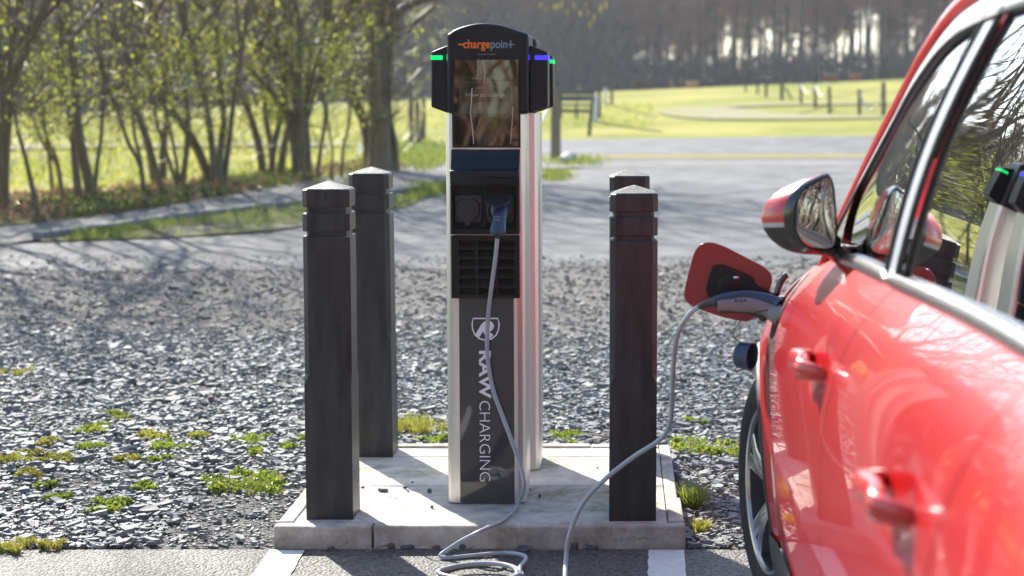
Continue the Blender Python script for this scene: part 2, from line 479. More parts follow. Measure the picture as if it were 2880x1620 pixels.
# ------------------------------------------------------------------ slate chippings (stuff)
M_slate = mat('slate', (0.172, 0.183, 0.186), rough=0.6, var=0.3, scale=25, bump=0.3, bscale=120, island=0.4, spec=0.35)
def chips(name, pos, rad, thick, tilt, material, seed=1):
    r = np.random.default_rng(seed); n = len(pos); K = 5
    ang = (np.arange(K)[None, :] + r.uniform(-0.32, 0.32, (n, K))) * 2 * np.pi / K + r.uniform(0, 6.28, (n, 1))
    rr = rad[:, None] * r.uniform(0.6, 1.15, (n, K)); asp = r.uniform(0.45, 1.0, (n, 1))
    lx, ly = rr * np.cos(ang), rr * np.sin(ang) * asp
    yaw = r.uniform(0, 6.28, n); c, s = np.cos(yaw)[:, None], np.sin(yaw)[:, None]
    x, y = lx * c - ly * s, lx * s + ly * c
    tx, ty = r.normal(0, tilt, n)[:, None], r.normal(0, tilt, n)[:, None]
    th = thick[:, None]
    ins = r.uniform(0.72, 0.95, (n, K))
    zt = np.tan(tx) * x + np.tan(ty) * y
    bot = np.stack([x, y, zt - th * 0.5], -1); top = np.stack([x * ins, y * ins, zt + th * 0.5 + r.uniform(-.15, .15, (n, K)) * th], -1)
    V = np.concatenate([bot, top], 1) + pos[:, None, :]
    base = (np.arange(n) * 2 * K)[:, None]
    j = np.arange(K); k = (j + 1) % K
    side = np.stack([j, k, k + K, j + K], -1)
    Fs = (base[:, :, None] + side[None]).reshape(-1, 4)
    Ft = base + (np.arange(K) + K)[None]
    return mesh_np(name, V.reshape(-1, 3), [Fs, Ft], material)
def in_plinth(x, y, m=0.0):
    return (x > -1.075 - m) & (x < 0.213 + m) & (y > 5.0) & (y < 6.48 + m)
def scatter(n, y0, y1, xa, xb, power=1.0):
    y = y0 + (y1 - y0) * rng.uniform(0, 1, n) ** power
    x = rng.uniform(0, 1, n) * ((xb[0] + xb[1] * y) - (xa[0] + xa[1] * y)) + xa[0] + xa[1] * y
    return x, y
x, y = scatter(125000, 5.235, 10.9, (-0.7, -0.42), (1.0, 0.3), 1.15)
k = ~in_plinth(x, y); x, y = x[k], y[k]
# thin out towards the dirt zone in patches
den = np.array([mnoise.noise(Vector((a * 0.9, b * 0.9, 4.2))) for a, b in zip(x, y)])
keep = rng.uniform(0, 1, len(x)) < np.clip(1.05 - np.clip((y - 9.2) / 1.6, 0, 1) * (0.9 + den) - np.clip(-den - 0.18, 0, 1) * 1.1, 0.05, 1)
near_pl = (np.abs(x + 1.25) < 0.2) & (y < 6.1)
keep &= ~(near_pl & (rng.uniform(0, 1, len(x)) < 0.3))
x, y = x[keep], y[keep]
rad = np.clip(rng.lognormal(-4.55, 0.55, len(x)), 0.0045, 0.045)
rad[near_pl[keep]] *= 0.6
pos = np.stack([x, y, rng.uniform(0.0, 0.011, len(x))], -1)
o = chips('slate_chippings', pos, rad, rad * rng.uniform(0.2, 0.55, len(x)), 0.12, M_slate, 3)
tag(o, 'blue grey slate chippings covering the ground around the plinth', 'gravel', None, 'stuff')
# sparse stones on the dirt strip
x, y = scatter(20000, 8.6, 14.6, (-0.7, -0.42), (1.2, 0.33))
rad = np.clip(rng.lognormal(-4.25, 0.45, len(x)), 0.006, 0.05)
pos = np.stack([x, y, np.array([ground_z(a, b) for a, b in zip(x, y)]) + 0.002], -1)
M_stone2 = mat('field_stone', (0.2, 0.185, 0.165), rough=0.75, var=0.3, scale=20, island=0.5, bump=0.3)
tag(chips('loose_stones', pos, rad, rad * rng.uniform(0.4, 0.8, len(x)), 0.2, M_stone2, 9), 'small loose stones on the dirt strip beside the road', 'gravel', None, 'stuff')
# ================================================================== concrete plinth
HP = 0.0714
M_conc = mat('concrete', (0.5, 0.47, 0.41), rough=0.85, var=0.22, scale=5, bump=0.3, bscale=70, detail=8)
def concrete_moss(name, rough_zone=False, side=False):
    m = mat(name, (0.46, 0.425, 0.365), rough=0.88, col2=(0.70, 0.665, 0.60), scale=14, bump=1.0 if rough_zone else 0.5, bscale=70 if rough_zone else 120, detail=9)
    nt = m.node_tree; N = nt.nodes; L = nt.links; b = N['Principled BSDF']
    prev = b.inputs['Base Color'].links[0].from_socket
    tc = N.new('ShaderNodeTexCoord'); sp = N.new('ShaderNodeSeparateXYZ')
    L.new(tc.outputs['Object'], sp.inputs[0])
    nz = N.new('ShaderNodeTexNoise'); nz.inputs['Scale'].default_value = 3.1; nz.inputs['Detail'].default_value = 10; nz.inputs['Roughness'].default_value = 0.75
    L.new(tc.outputs['Object'], nz.inputs['Vector'])
    r = N.new('ShaderNodeValToRGB'); r.color_ramp.elements[0].position = 0.5 if rough_zone else 0.54; r.color_ramp.elements[1].position = 0.66 if rough_zone else 0.72
    L.new(nz.outputs['Fac'], r.inputs[0])
    mx = N.new('ShaderNodeMix'); mx.data_type = 'RGBA'; L.new(prev, mx.inputs[6]); mx.inputs[7].default_value = (0.17, 0.16, 0.06, 1)
    mul = N.new('ShaderNodeMath'); mul.operation = 'MULTIPLY'; mul.inputs[1].default_value = 0.8 if rough_zone else 0.7
    L.new(r.outputs[0], mul.inputs[0]); L.new(mul.outputs[0], mx.inputs[0])
    L.new(mx.outputs[2], b.inputs['Base Color'])
    return m
M_slab = concrete_moss('plinth_slab')
M_slabr = concrete_moss('plinth_slab_rough', True)
M_edge = concrete_moss('plinth_edging')
# grime and algae worn into the edging stones
def grime(m, col, scale, p0, p1, amount, stretch=(1, 1, 1)):
    nt = m.node_tree; N = nt.nodes; L = nt.links; b = N['Principled BSDF']
    prev = b.inputs['Base Color'].links[0].from_socket
    tc = N.new('ShaderNodeTexCoord'); mp = N.new('ShaderNodeMapping'); mp.inputs['Scale'].default_value = stretch; mp.inputs['Location'].default_value = (scale, 3.1, 0.7)
    L.new(tc.outputs['Object'], mp.inputs[0])
    nz = N.new('ShaderNodeTexNoise'); nz.inputs['Scale'].default_value = scale; nz.inputs['Detail'].default_value = 12; nz.inputs['Roughness'].default_value = 0.78
    L.new(mp.outputs[0], nz.inputs['Vector'])
    r = N.new('ShaderNodeValToRGB'); r.color_ramp.elements[0].position = p0; r.color_ramp.elements[1].position = p1
    r.color_ramp.elements[1].color = (amount, amount, amount, 1)
    L.new(nz.outputs['Fac'], r.inputs[0])
    mx = N.new('ShaderNodeMix'); mx.data_type = 'RGBA'; L.new(r.outputs[0], mx.inputs[0]); L.new(prev, mx.inputs[6]); mx.inputs[7].default_value = (*col, 1)
    L.new(mx.outputs[2], b.inputs['Base Color'])
grime(M_edge, (0.16, 0.125, 0.10), 7.0, 0.42, 0.68, 0.75)
grime(M_edge, (0.62, 0.6, 0.55), 55.0, 0.62, 0.68, 0.5)
grime(M_edge, (0.10, 0.10, 0.035), 4.2, 0.56, 0.7, 0.8, (1, 1, 2.5))
grime(M_slabr, (0.22, 0.19, 0.14), 60.0, 0.55, 0.66, 0.6)
grime(M_slab, (0.3, 0.27, 0.21), 16.0, 0.5, 0.72, 0.5, (1, 4, 1))
grime(M_slabr, (0.14, 0.135, 0.05), 5.5, 0.55, 0.7, 0.55, (0.6, 2, 1))
plinth = thing('concrete_plinth', 'low pale concrete plinth with mossy edging stones carrying posts and chargers', 'plinth', (-0.43, 5.84, 0))
X0, X1, Y0, Y1 = -1.0674, 0.2065, YP, 6.472
ew = 0.052
def slab(name, x0, x1, y0, y1, z1, m, bev=0.005, wob=0.0):
    mb = MB()
    nx = max(2, int((x1 - x0) / 0.06)); ny = max(2, int((y1 - y0) / 0.06))
    def top(a, b):
        x = x0 + (x1-x0)*a; y = y0 + (y1-y0)*b
        return (x, y, z1 + wob * mnoise.noise(Vector((x*6, y*6, 1))))
    ring = [top(i/nx, 0) for i in range(nx+1)] + [top(1, j/ny) for j in range(1, ny+1)] + [top(1-i/nx, 1) for i in range(1, nx+1)] + [top(0, 1-j/ny) for j in range(1, ny)]
    mb.grid(top, nx, ny)
    mb.loft([[(p[0], p[1], -0.03) for p in ring], ring], False, False)
    bm = None
    o = mb.build(name, m, plinth, smooth=0)
    w = o.modifiers.new('w', 'WELD'); w.merge_threshold = 0.0005
    bv = o.modifiers.new('b', 'BEVEL'); bv.width = bev; bv.segments = 2; bv.limit_method = 'ANGLE'; bv.angle_limit = math.radians(50)
    return o
xj = gz(1047, 1480, HP).x
slab('edging_stone', X0, xj - 0.003, Y0, Y0 + ew, HP, M_edge, 0.007, 0.002)
slab('edging_stone', xj + 0.003, X1, Y0 + 0.002, Y0 + ew, HP + 0.001, M_edge, 0.007, 0.002)
yj = gz(1905, 1400, HP).y
slab('edging_stone', X1 - ew, X1 - 0.002, Y0 + ew + 0.004, yj - 0.002, HP + 0.003, M_edge, 0.006, 0.002)
slab('edging_stone', X1 - ew, X1 - 0.012, yj + 0.002, Y1, HP + 0.001, M_edge, 0.006, 0.002)
slab('edging_stone', X0 + 0.004, X0 + ew, Y0 + ew + 0.004, 5.82, HP + 0.002, M_edge, 0.006, 0.002)
slab('edging_stone', X0 + 0.008, X0 + ew, 5.825, Y1, HP + 0.001, M_edge, 0.006, 0.002)
xb = gz(1662, 1251, HP).x
slab('edging_stone', X0 + ew + 0.004, xb - 0.002, Y1 - ew, Y1 - 0.001, HP + 0.006, M_edge, 0.006, 0.002)
slab('edging_stone', xb + 0.002, X1 - ew - 0.004, Y1 - ew, Y1 - 0.003, HP + 0.004, M_edge, 0.006, 0.002)
xi0, xi1 = X0 + ew + 0.003, X1 - ew - 0.003
bands = [(Y0 + ew + 0.003, 5.405, M_slab, 0.0), (5.4055, 5.79, M_slabr, 0.0022), (5.7905, 5.91, M_slab, 0.0), (5.9105, 6.27, M_slabr, 0.0022), (6.2705, Y1 - ew - 0.003, M_slab, 0.0)]
for a, b, m, w in bands:
    slab('infill_slab', xi0, xi1, a, b, HP - (0.002 if w == 0 else 0.004), m, 0.002, w)

# ================================================================== bollards
M_boll = mat('recycled_plastic', (0.027, 0.0285, 0.032), spec=0.45, rough=0.34, var=0.7, scale=22, bump=0.3, bscale=260, stretch=(1, 1, 0.16), rvar=0.12, detail=7)
M_bolltop = mat('bollard_top', (0.03, 0.032, 0.037), rough=0.5, var=0.4, scale=90, bump=1.0, bscale=150)
grime(M_boll, (0.10, 0.097, 0.09), 6.0, 0.5, 0.78, 0.5, (1, 1, 0.35))
grime(M_boll, (0.2, 0.19, 0.18), 160.0, 0.7, 0.74, 0.6)
def octa(cx, cy, h, c, z):
    c = max(c, 0.0005)
    return [(cx-h+c, cy-h, z), (cx+h-c, cy-h, z), (cx+h, cy-h+c, z), (cx+h, cy+h-c, z), (cx+h-c, cy+h, z), (cx-h+c, cy+h, z), (cx-h, cy+h-c, z), (cx-h, cy-h+c, z)]
def bollard(label, cx, cy, z_sh, lean=(0, 0), tw=0.0):
    root = thing('bollard', label, 'bollard', (cx, cy, HP), 'black grooved bollards at the plinth corners')
    h, ch, g = 0.0735, 0.0155, 0.0115
    zs = z_sh
    L = [(HP - 0.03, h, 0.0008), (0.50, h, 0.0008), (0.53, h, ch), (zs - 0.149, h, ch), (zs - 0.1465, h - 0.0015, ch),
         (zs - 0.1465, h - g, ch * .55), (zs - 0.131, h - g, ch * .55), (zs - 0.131, h - 0.0015, ch), (zs - 0.129, h, ch), (zs - 0.077, h, ch), (zs - 0.075, h - 0.0015, ch),
         (zs - 0.075, h - g, ch * .55), (zs - 0.0565, h - g, ch * .55), (zs - 0.0565, h - 0.0015, ch), (zs - 0.0545, h, ch), (zs - 0.004, h, ch), (zs, h - 0.004, ch - 0.001)]
    def tr(p):
        dz = p[2] - HP
        x, y = p[0] - cx, p[1] - cy
        c, s = math.cos(tw), math.sin(tw)
        return (cx + x*c - y*s + lean[0]*dz, cy + x*s + y*c + lean[1]*dz, p[2])
    mb = MB(); mb.loft([[tr(p) for p in octa(cx, cy, hh, cc, z)] for z, hh, cc in L], False, True)
    o = mb.build('post', M_boll, root, smooth=0, bevel=0.0012, seg=2)
    mb = MB(); r = [tr(p) for p in octa(cx, cy, h - 0.004, ch - 0.001, zs + 0.0006)]; ap = tr((cx, cy, zs + 0.024))
    mb.add(r + [ap], [(i, (i+1) % 8, 8) for i in range(8)])
    mb.build('cap', M_bolltop, root, smooth=0)
    return root
def shoulder(u, v, Y): return gy(u, v, Y).z
bollard('black grooved bollard at the plinth corner by the bay line, farthest from the car', -0.9075, 5.383, shoulder(925, 532.7, 5.31), (-0.003, 0.002))
bollard('black grooved bollard beside the rear charger, on the hedge side of the plinth', -0.907, 6.337, shoulder(1050, 488.5, 6.263), (-0.008, 0.0), -0.008)
bollard('black grooved bollard at the front plinth corner nearest the car, cable hanging before it', 0.0428, 5.365, shoulder(1780, 544.5, 5.291), (0.005, 0.0), 0.01)
bollard('black grooved bollard on the back plinth corner nearest the car', 0.04, 6.325, shoulder(1788, 495.5, 6.252))

# ================================================================== charging stations
M_alu = mat('brushed_aluminium', (0.74, 0.72, 0.69), rough=0.34, metal=0.85, var=0.06, scale=8, stretch=(60, 60, 1), bump=0.05, bscale=40)
M_head = mat('charger_plastic', (0.011, 0.0115, 0.017), spec=0.35, rough=0.38, var=0.15, scale=30, bump=0.08, bscale=700)
M_hood = mat('charger_hood', (0.007, 0.011, 0.02), spec=0.4, rough=0.33, var=0.1, scale=30, bump=0.06, bscale=600)
M_black = mat('black_plastic', (0.009, 0.009, 0.0105), spec=0.35, rough=0.5, var=0.2, scale=40, bump=0.1, bscale=500)
M_pit = mat('vent_dark', (0.006, 0.007, 0.009), rough=0.7, var=0.3, scale=20)
M_panel = mat('gloss_panel', (0.06, 0.058, 0.064), rough=0.05, var=0.06, scale=3, coat=0.3, bump=0.015, bscale=6)
M_screen = glass_mat('screen_glass', (0.5, 0.5, 0.47), rough=0.004, refl_boost=0.05)
M_displ = emit_mat('lcd_panel', (0.12, 0.14, 0.125), 0.16)
M_dtxt = emit_mat('lcd_text', (0.42, 0.5, 0.46), 0.5)
M_dback = mat('screen_back', (0.022, 0.018, 0.012), rough=0.6, var=0.5, scale=6, stretch=(9, 9, 1))  # brown vertical streaks in the colour imitate trees mirrored in the pane
M_orange = mat('orange_ink', (0.75, 0.17, 0.012), rough=0.5, var=0.03)
M_blueg = mat('blue_grey_ink', (0.16, 0.25, 0.33), rough=0.5, var=0.03)
M_whiteink = mat('white_vinyl', (0.93, 0.92, 0.95), rough=0.4, var=0.03)
M_greyink = mat('grey_ink', (0.42, 0.42, 0.42), rough=0.5, var=0.03)
M_green = emit_mat('green_led', (0.0, 0.85, 0.16), 0.5)
M_blue = emit_mat('blue_led', (0.04, 0.03, 1.0), 0.75)
M_sock = mat('socket_plastic', (0.02, 0.022, 0.026), rough=0.38, var=0.2, scale=40, bump=0.08, bscale=400)

SXc, SY = -0.4300, 5.5300           # column centre x and front plane y
def sp(u, v):                        # pixel on the front plane -> (x, z)
    p = gy(u, v, SY); return p.x, p.z
def section(hw, depth, rc, bulge, rib):
    """plan outline of the extrusion, y=0 is the front; ribbed corners and sides"""
    pts = []
    for i in range(9):
        t = -1 + 2 * i / 8; pts.append((t * (hw - rc), -bulge * (1 - t*t)))
    def ribbed(path):
        out = []; k = 0
        for i, (x, y, nx, ny) in enumerate(path):
            d = rib if (i % 4) in (1, 2) else 0.0
            out.append((x - nx * d, y - ny * d))
        return out
    side = []
    for i in range(1, 13):
        a = -math.pi/2 + (math.pi/2) * i / 12
        side.append((hw - rc + rc * math.cos(a), rc + rc * math.sin(a), math.cos(a), math.sin(a)))
    for i in range(1, 29):
        side.append((hw, rc + (depth - 2*rc) * i / 28, 1, 0))
    for i in range(1, 13):
        a = (math.pi/2) * i / 12
        side.append((hw - rc + rc*math.cos(a), depth - rc + rc*math.sin(a), math.cos(a), math.sin(a)))
    R = ribbed(side)
    pts += R
    for i in range(1, 8):
        t = 1 - 2 * i / 8; pts.append((t * (hw - rc), depth))
    pts += [(-x, y) for x, y in reversed(R)]
    return pts
def flat_line(mb, pts, r, y):
    """printed stroke in the x-z plane"""
    P = [Vector((a, b, 0)) for a, b in pts]; L, R = [], []
    for i, p in enumerate(P):
        t = P[min(i+1, len(P)-1)] - P[max(i-1, 0)]
        if (P[0] - P[-1]).length < 1e-6 and i in (0, len(P)-1): t = P[1] - P[-2]
        t = t.normalized(); n = Vector((-t.y, t.x, 0)) * r
        L.append((p.x + n.x, y, p.y + n.y)); R.append((p.x - n.x, y, p.y - n.y))
    k = len(P); mb.add(L + R, [(i, i+1, k+i+1, k+i) for i in range(k-1)])
def make_station(label, led_right):
    root = thing('charging_station', label, 'charging station', (SXc, SY + 0.125, HP), 'back to back charging stations')
    hw = 0.1295
    sec = section(hw, 0.25, 0.03, 0.006, 0.0012)
    zt = sp(1370, 322)[1]
    mb = MB(); mb.loft([[(SXc + x, SY + y, z) for x, y in sec] for z in (HP, zt)], False, False)
    mb.build('column', M_alu, root, smooth=30)
    # head: arched block, wider radius at the shoulders
    xl, zb = sp(1258, 320); xr, _ = sp(1488, 320)
    out = [(xl, zb), (xr, zb)]
    zs = sp(1370, 92)[1]; za = sp(1370, 65)[1]
    out.append((xr, zs - 0.012))
    for i in range(5):
        a = math.pi/2 * i / 4 * 0.82; out.append((xr - 0.014 + 0.014*math.cos(a), zs - 0.012 + 0.012*math.sin(a)))
    for i in range(1, 12):
        t = 1 - 2*i/12; out.append((SXc + t*(hw - 0.012), zs + (za - zs)*(1 - t*t)))
    for i in range(4, -1, -1):
        a = math.pi/2 * i / 4 * 0.82; out.append((xl + 0.014 - 0.014*math.cos(a), zs - 0.012 + 0.012*math.sin(a)))
    out.append((xl, zs - 0.012))
    cl = []
    for p in out:
        if not cl or (abs(p[0]-cl[-1][0]) + abs(p[1]-cl[-1][1])) > 1e-5: cl.append(p)
    mb = MB(); mb.prism(cl, lambda a, b, d: (a, d, b), SY - 0.004, SY + 0.262)
    head = mb.build('head', M_head, root, smooth=40, bevel=0.012, seg=4)
    yf = SY - 0.004
    # screen: bezel, back, lcd, glass
    x0, z1 = sp(1271, 163); x1, z0 = sp(1464, 415)
    bez_ = MB(); b = 0.006
    yb = yf - 0.006
    bez_.box(x0, x0+b, yb, SY+0.02, z0, z1).box(x1-b, x1, yb, SY+0.02, z0, z1).box(x0+b, x1-b, yb, SY+0.02, z1-b, z1).box(x0+b, x1-b, yb, SY+0.02, z0, z0+b)
    sc = bez_.build('screen_bezel', M_black, root, smooth=0)
    mb = MB(); mb.box(x0+b, x1-b, yf-0.0016, yf-0.0008, z0+b, z1-b); mb.build('screen_back', M_dback, sc, smooth=0)
    lx0, lz1 = sp(1290, 212); lx1, lz0 = sp(1444, 330)
    yl = yf - 0.0022
    mb = MB(); mb.box(lx0, lx1, yl, yl+0.0004, lz0, lz1); mb.build('display', M_displ, sc, smooth=0)
    fx0, fz1 = sp(1295, 231); fx1, fz0 = sp(1439, 290); w = 0.0009; yt = yl - 0.0004
    mb = MB(); mb.box(fx0, fx1, yt, yt+.0003, fz1-w, fz1).box(fx0, fx1, yt, yt+.0003, fz0, fz0+w).box(fx0, fx0+w, yt, yt+.0003, fz0+w, fz1-w).box(fx1-w, fx1, yt, yt+.0003, fz0+w, fz1-w)
    mb.build('display_frame', M_dtxt, sc, smooth=0)
    def tx(name, s, u0, u1, v, hpx, m, y, par, weight=0.0):
        a, z = sp(u0, v); c, _ = sp(u1, v)
        return text(name, s, m, par, ((a+c)/2, y, z), (1,0,0), (0,0,1), hpx/872.0, c-a, 0.0002, weight)
    tx('lettering', 'RAW/NT WALLINGTON 4', 1328, 1408, 224, 6.5, M_dtxt, yt, sc)
    tx('lettering', 'RAW', 1342, 1360, 250, 5, M_dtxt, yt, sc)
    tx('lettering', 'How to charge:', 1311, 1424, 272, 11, M_dtxt, yt, sc, 0.012)
    mb = MB()
    for i in range(5):
        a, z = sp(1296, 296 + i*5); c, _ = sp(1438 - 6*(i % 2), 296)
        mb.box(a, c, yt, yt+.0002, z, z+0.0011)
    mb.build('lettering_lines', M_dtxt, sc, smooth=0)
    # contactless mark: ellipse, waves, hand with card
    cx, cz = sp(1369, 385); px = 1/872.0
    mb = MB()
    def stroke(pts, r): flat_line(mb, [(cx + a*px, cz - b_*px) for a, b_ in pts], r*px*1.3, yt - 0.0003)
    stroke([(27*math.cos(t*math.pi/16), 18.5*math.sin(t*math.pi/16)) for t in range(33)], 0.7)
    for k, rr in enumerate((3.5, 7, 10.5, 14)):
        stroke([(-17 + rr*1.25*math.cos(t), rr*math.sin(t)) for t in np.linspace(-0.75, 0.75, 7)], 0.8)
    stroke([(10, -8), (21, -4), (21, 3), (9, 0), (10, -8)], 0.7)
    stroke([(12, 4), (16, 10), (24, 13), (31, 15)], 0.7); stroke([(20, -1), (26, 4), (31, 12)], 0.7); stroke([(13, 1), (20, 8), (27, 9)], 0.6)
    mb.build('contactless_symbol', M_greyink, sc, smooth=40)
    mb = MB(); mb.box(x0+b, x1-b, yb+0.0005, yb+0.0012, z0+b, z1-b); mb.build('glass', M_screen, sc, smooth=0)
    # dried drips down the pane
    for pts, r_ in (([(1328, 248), (1326, 290), (1324, 318), (1329, 360), (1333, 405)], 1.5), ([(1443, 300), (1441, 340), (1438, 380), (1436, 404)], 1.1), ([(1361, 168), (1363, 200), (1362, 235)], 0.7), ([(1345, 165), (1344, 200), (1343, 215)], 0.6), ([(1352, 330), (1347, 350), (1341, 366)], 0.5)):
        mb = MB(); mb.tube([(sp(u, v)[0] + 0.0006*math.sin(v*0.31), yb - 0.0001, sp(u, v)[1]) for u, v in [tuple(q)[:2] for q in bez([(a_, b_, 0) for a_, b_ in pts], 5)]], r_/872, 5, flat=0.3)
        mb.build('dried_drip', M_greyink, sc, smooth=50)
    # maker lettering on the head
    ylg = yf - 0.0004
    a, z = sp(1303, 135); c, _ = sp(1379, 135); e, _ = sp(1427, 135)
    text('lettering', 'charge', M_orange, root, ((a+c)/2, ylg, z), (1,0,0), (0,0,1), 0.0275, c-a, 0.0003, 0.022)
    text('lettering', 'poin', M_blueg, root, ((c+e)/2+0.0008, ylg, z), (1,0,0), (0,0,1), 0.0275, e-c-0.002, 0.0003, 0.02)
    def bar(u0, u1, v0, v1, m):
        q0, w1 = sp(u0, v0); q1, w0 = sp(u1, v1)
        b2 = MB(); b2.box(q0, q1, ylg-.0003, ylg, w0, w1); b2.build('logo_bar', m, root, smooth=0)
    bar(1289, 1304, 123, 127.5, M_orange); bar(1424, 1447, 123.5, 127, M_blueg); bar(1434, 1438.5, 114, 123.3, M_blueg); bar(1434, 1438.5, 127.2, 134.8, M_blueg)
    tx('lettering', 'www.chargepoint.com/support', 1344, 1394, 154, 3.2, M_greyink, ylg, root)
    # connector holsters with light bars
    for side in (-1, 1):
        if side < 0: ui, uo = 1259, 1210
        else: ui, uo = 1487, 1540
        poly = [sp(ui, 319), sp(uo + side*-3, 302), sp(uo, 299), sp(uo, 148), sp(uo - side*3, 144.5), sp(ui, 126)]
        if side > 0: poly = poly[::-1]
        for k, (ya, yb_) in enumerate([(SY + 0.025, SY + 0.165)]):
            mb = MB(); mb.prism(poly[::-1], lambda a_, b_, d: (a_, d, b_), ya, yb_)
            ho = mb.build('holster', M_head, root, smooth=40, bevel=0.007, seg=3)
        u2 = 1243 if side < 0 else 1503
        xa, zt_ = sp(u2, 155); xo, zb_ = sp(uo, 168)
        lo, hi = min(xa, xo), max(xa, xo)
        if side < 0: lo -= 0.0012
        else: hi += 0.0012
        mb = MB(); mb.box(lo, hi, SY + 0.0235, SY + 0.1665, zb_, zt_)
        mb.build('light_bar', led_right if side > 0 else M_green, ho, smooth=0, bevel=0.002)
        # small indicator on the head corner
        xs_ = xl if side < 0 else xr
        mb = MB(); mb.box(min(xs_, xs_ - side*0.006) - (0.0012 if side < 0 else 0), max(xs_, xs_ - side*0.006) + (0.0012 if side > 0 else 0), SY + 0.004, SY + 0.02, zb_ - 0.002, zt_ + 0.003)
        mb.build('indicator', led_right if side > 0 else M_green, head, smooth=0, bevel=0.002)
    # hood over the sockets (side profile extruded across)
    hx0, _ = sp(1270, 450); hx1, _ = sp(1463, 450)
    zA = sp(0, 419)[1]; zB = sp(0, 478)[1]; zC = sp(0, 496)[1]; zD = sp(0, 518)[1]
    prof = [(SY, zA), (SY - 0.010, zA - 0.002)] + [(SY - 0.010 - 0.05*(t**1.6), zA - 0.002 - (zA - zB)*t) for t in (0.2, .4, .6, .8, .95)] + [(SY - 0.062, zB), (SY - 0.064, zB - 0.004), (SY - 0.062, zC), (SY - 0.058, zC - 0.002), (SY - 0.05, zD), (SY, zD)]
    mb = MB(); mb.prism(prof, lambda a_, b_, d: (d, a_, b_), hx0, hx1)
    mb.build('hood', M_hood, root, smooth=40, bevel=0.003, seg=2)
    # socket housing: four bars round a recess
    yh = SY - 0.046
    ox0, oz1 = sp(1270, 517.5); ox1, oz0 = sp(1463, 656); ix0, iz1 = sp(1277, 524); ix1, iz0 = sp(1453, 640)
    mb = MB(); mb.box(ox0, ix0, yh, SY, oz0, oz1).box(ix1, ox1, yh, SY, oz0, oz1).box(ix0, ix1, yh, SY, iz1, oz1).box(ix0, ix1, yh, SY, oz0, iz0)
    hs = mb.build('socket_housing', M_black, root, smooth=0, bevel=0.002)
    mb = MB(); mb.box(ix0, ix1, SY - 0.014, SY - 0.001, iz0, iz1); mb.build('socket_plate', M_pit, hs, smooth=0)
    xm, _ = sp(1363, 0); mb = MB(); mb.box(xm - 0.002, xm + 0.002, SY - 0.03, SY - 0.0142, iz0, iz1); mb.build('divider', M_black, hs, smooth=0)
    def rrect(x0_, x1_, z0_, z1_, r):
        o_ = []
        for cx_, cz_, a0 in ((x1_-r, z1_-r, 0), (x0_+r, z1_-r, 90), (x0_+r, z0_+r, 180), (x1_-r, z0_+r, 270)):
            for i in range(5):
                a = math.radians(a0 + 22.5*i); o_.append((cx_ + r*math.cos(a), cz_ + r*math.sin(a)))
        return o_
    for n, (ua, ub, uc) in enumerate(((1279, 1358, 1317), (1366, 1447, 1405))):
        a, z1_ = sp(ua, 546); c, z0_ = sp(ub, 625)
        mb = MB(); mb.prism(rrect(a, c, z0_, z1_, 0.012), lambda p, q, d: (p, d, q), SY - 0.022, SY - 0.0142)
        so = mb.build('socket', M_sock, hs, smooth=40, bevel=0.0025)
        xc, zc = sp(uc, 588)
        if n == 0:
            mb = MB(); mb.lathe([(0.0, 0.031), (0.03, 0.031), (0.0385, 0.029), (0.0405, 0.0225)], lambda p, q, d: (xc + p, SY - d, zc + q), 32)
            mb.build('socket_cover', M_sock, so, smooth=40)
            mb = MB(); mb.box(xc-0.009, xc+0.009, SY-0.0285, SY-0.0225, zc-0.052, zc-0.037); mb.build('cover_tab', M_sock, so, smooth=0, bevel=0.0015)
            mb = MB(); mb.box(xc-0.015, xc+0.015, SY-0.031, SY-0.0225, zc+0.036, zc+0.046); mb.build('hinge', M_sock, so, smooth=0, bevel=0.002)
        else:
            # ring and raised cover
            mb = MB(); mb.lathe([(0.04, 0.0225), (0.04, 0.034), (0.035, 0.036), (0.031, 0.034), (0.031, 0.0235)], lambda p, q, d: (xc + p, SY - d, zc + q), 32)
            mb.build('socket_ring', M_sock, so, smooth=40)
            def lift(p, q, d):           # cover opened upwards about its hinge, a disc seen steeply
                hz = zc + 0.0445
                ang = math.radians(68)
                y_ = SY - 0.036 - (q) * math.sin(ang) - d*math.cos(ang); z_ = hz - q*math.cos(ang) + d*math.sin(ang)
                return (xc - 0.002 + p, y_, z_)
            mb = MB(); disc = [(0.0405*math.cos(t*math.pi/14), 0.042 + 0.0405*math.sin(t*math.pi/14)) for t in range(28)]
            mb.prism(disc, lift, 0.0, 0.006)
            mb.build('socket_cover', M_sock, so, smooth=40, bevel=0.0015, recalc=True)
            mb = MB(); mb.prism([(-0.009, 0.08), (0.009, 0.08), (0.009, 0.094), (-0.009, 0.094)], lift, 0.0005, 0.0055); mb.build('cover_tab', M_sock, so, smooth=0, bevel=0.001, recalc=True)
            mb = MB(); mb.box(xc-0.015, xc+0.012, SY-0.042, SY-0.0225, zc+0.038, zc+0.047); mb.build('hinge', M_sock, so, smooth=0, bevel=0.002)
    # vent grille
    gx0, gz1_ = sp(1271, 661); gx1, gz0_ = sp(1463, 836)
    yg = SY - 0.03
    cols = [(1289, 1334), (1343, 1390), (1399, 1445)]
    cx_ = [(sp(a, 0)[0], sp(b_, 0)[0]) for a, b_ in cols]
    rows = [(sp(0, 674 + 26.7*i)[1], sp(0, 692 + 26.7*i)[1]) for i in range(6)]
    mb = MB()
    mb.box(gx0, cx_[0][0], yg, SY - 0.007, gz0_, gz1_).box(cx_[2][1], gx1, yg, SY - 0.007, gz0_, gz1_)
    mb.box(cx_[0][0], cx_[2][1], yg, SY - 0.007, rows[0][0], gz1_).box(cx_[0][0], cx_[2][1], yg, SY - 0.007, gz0_, rows[-1][1])
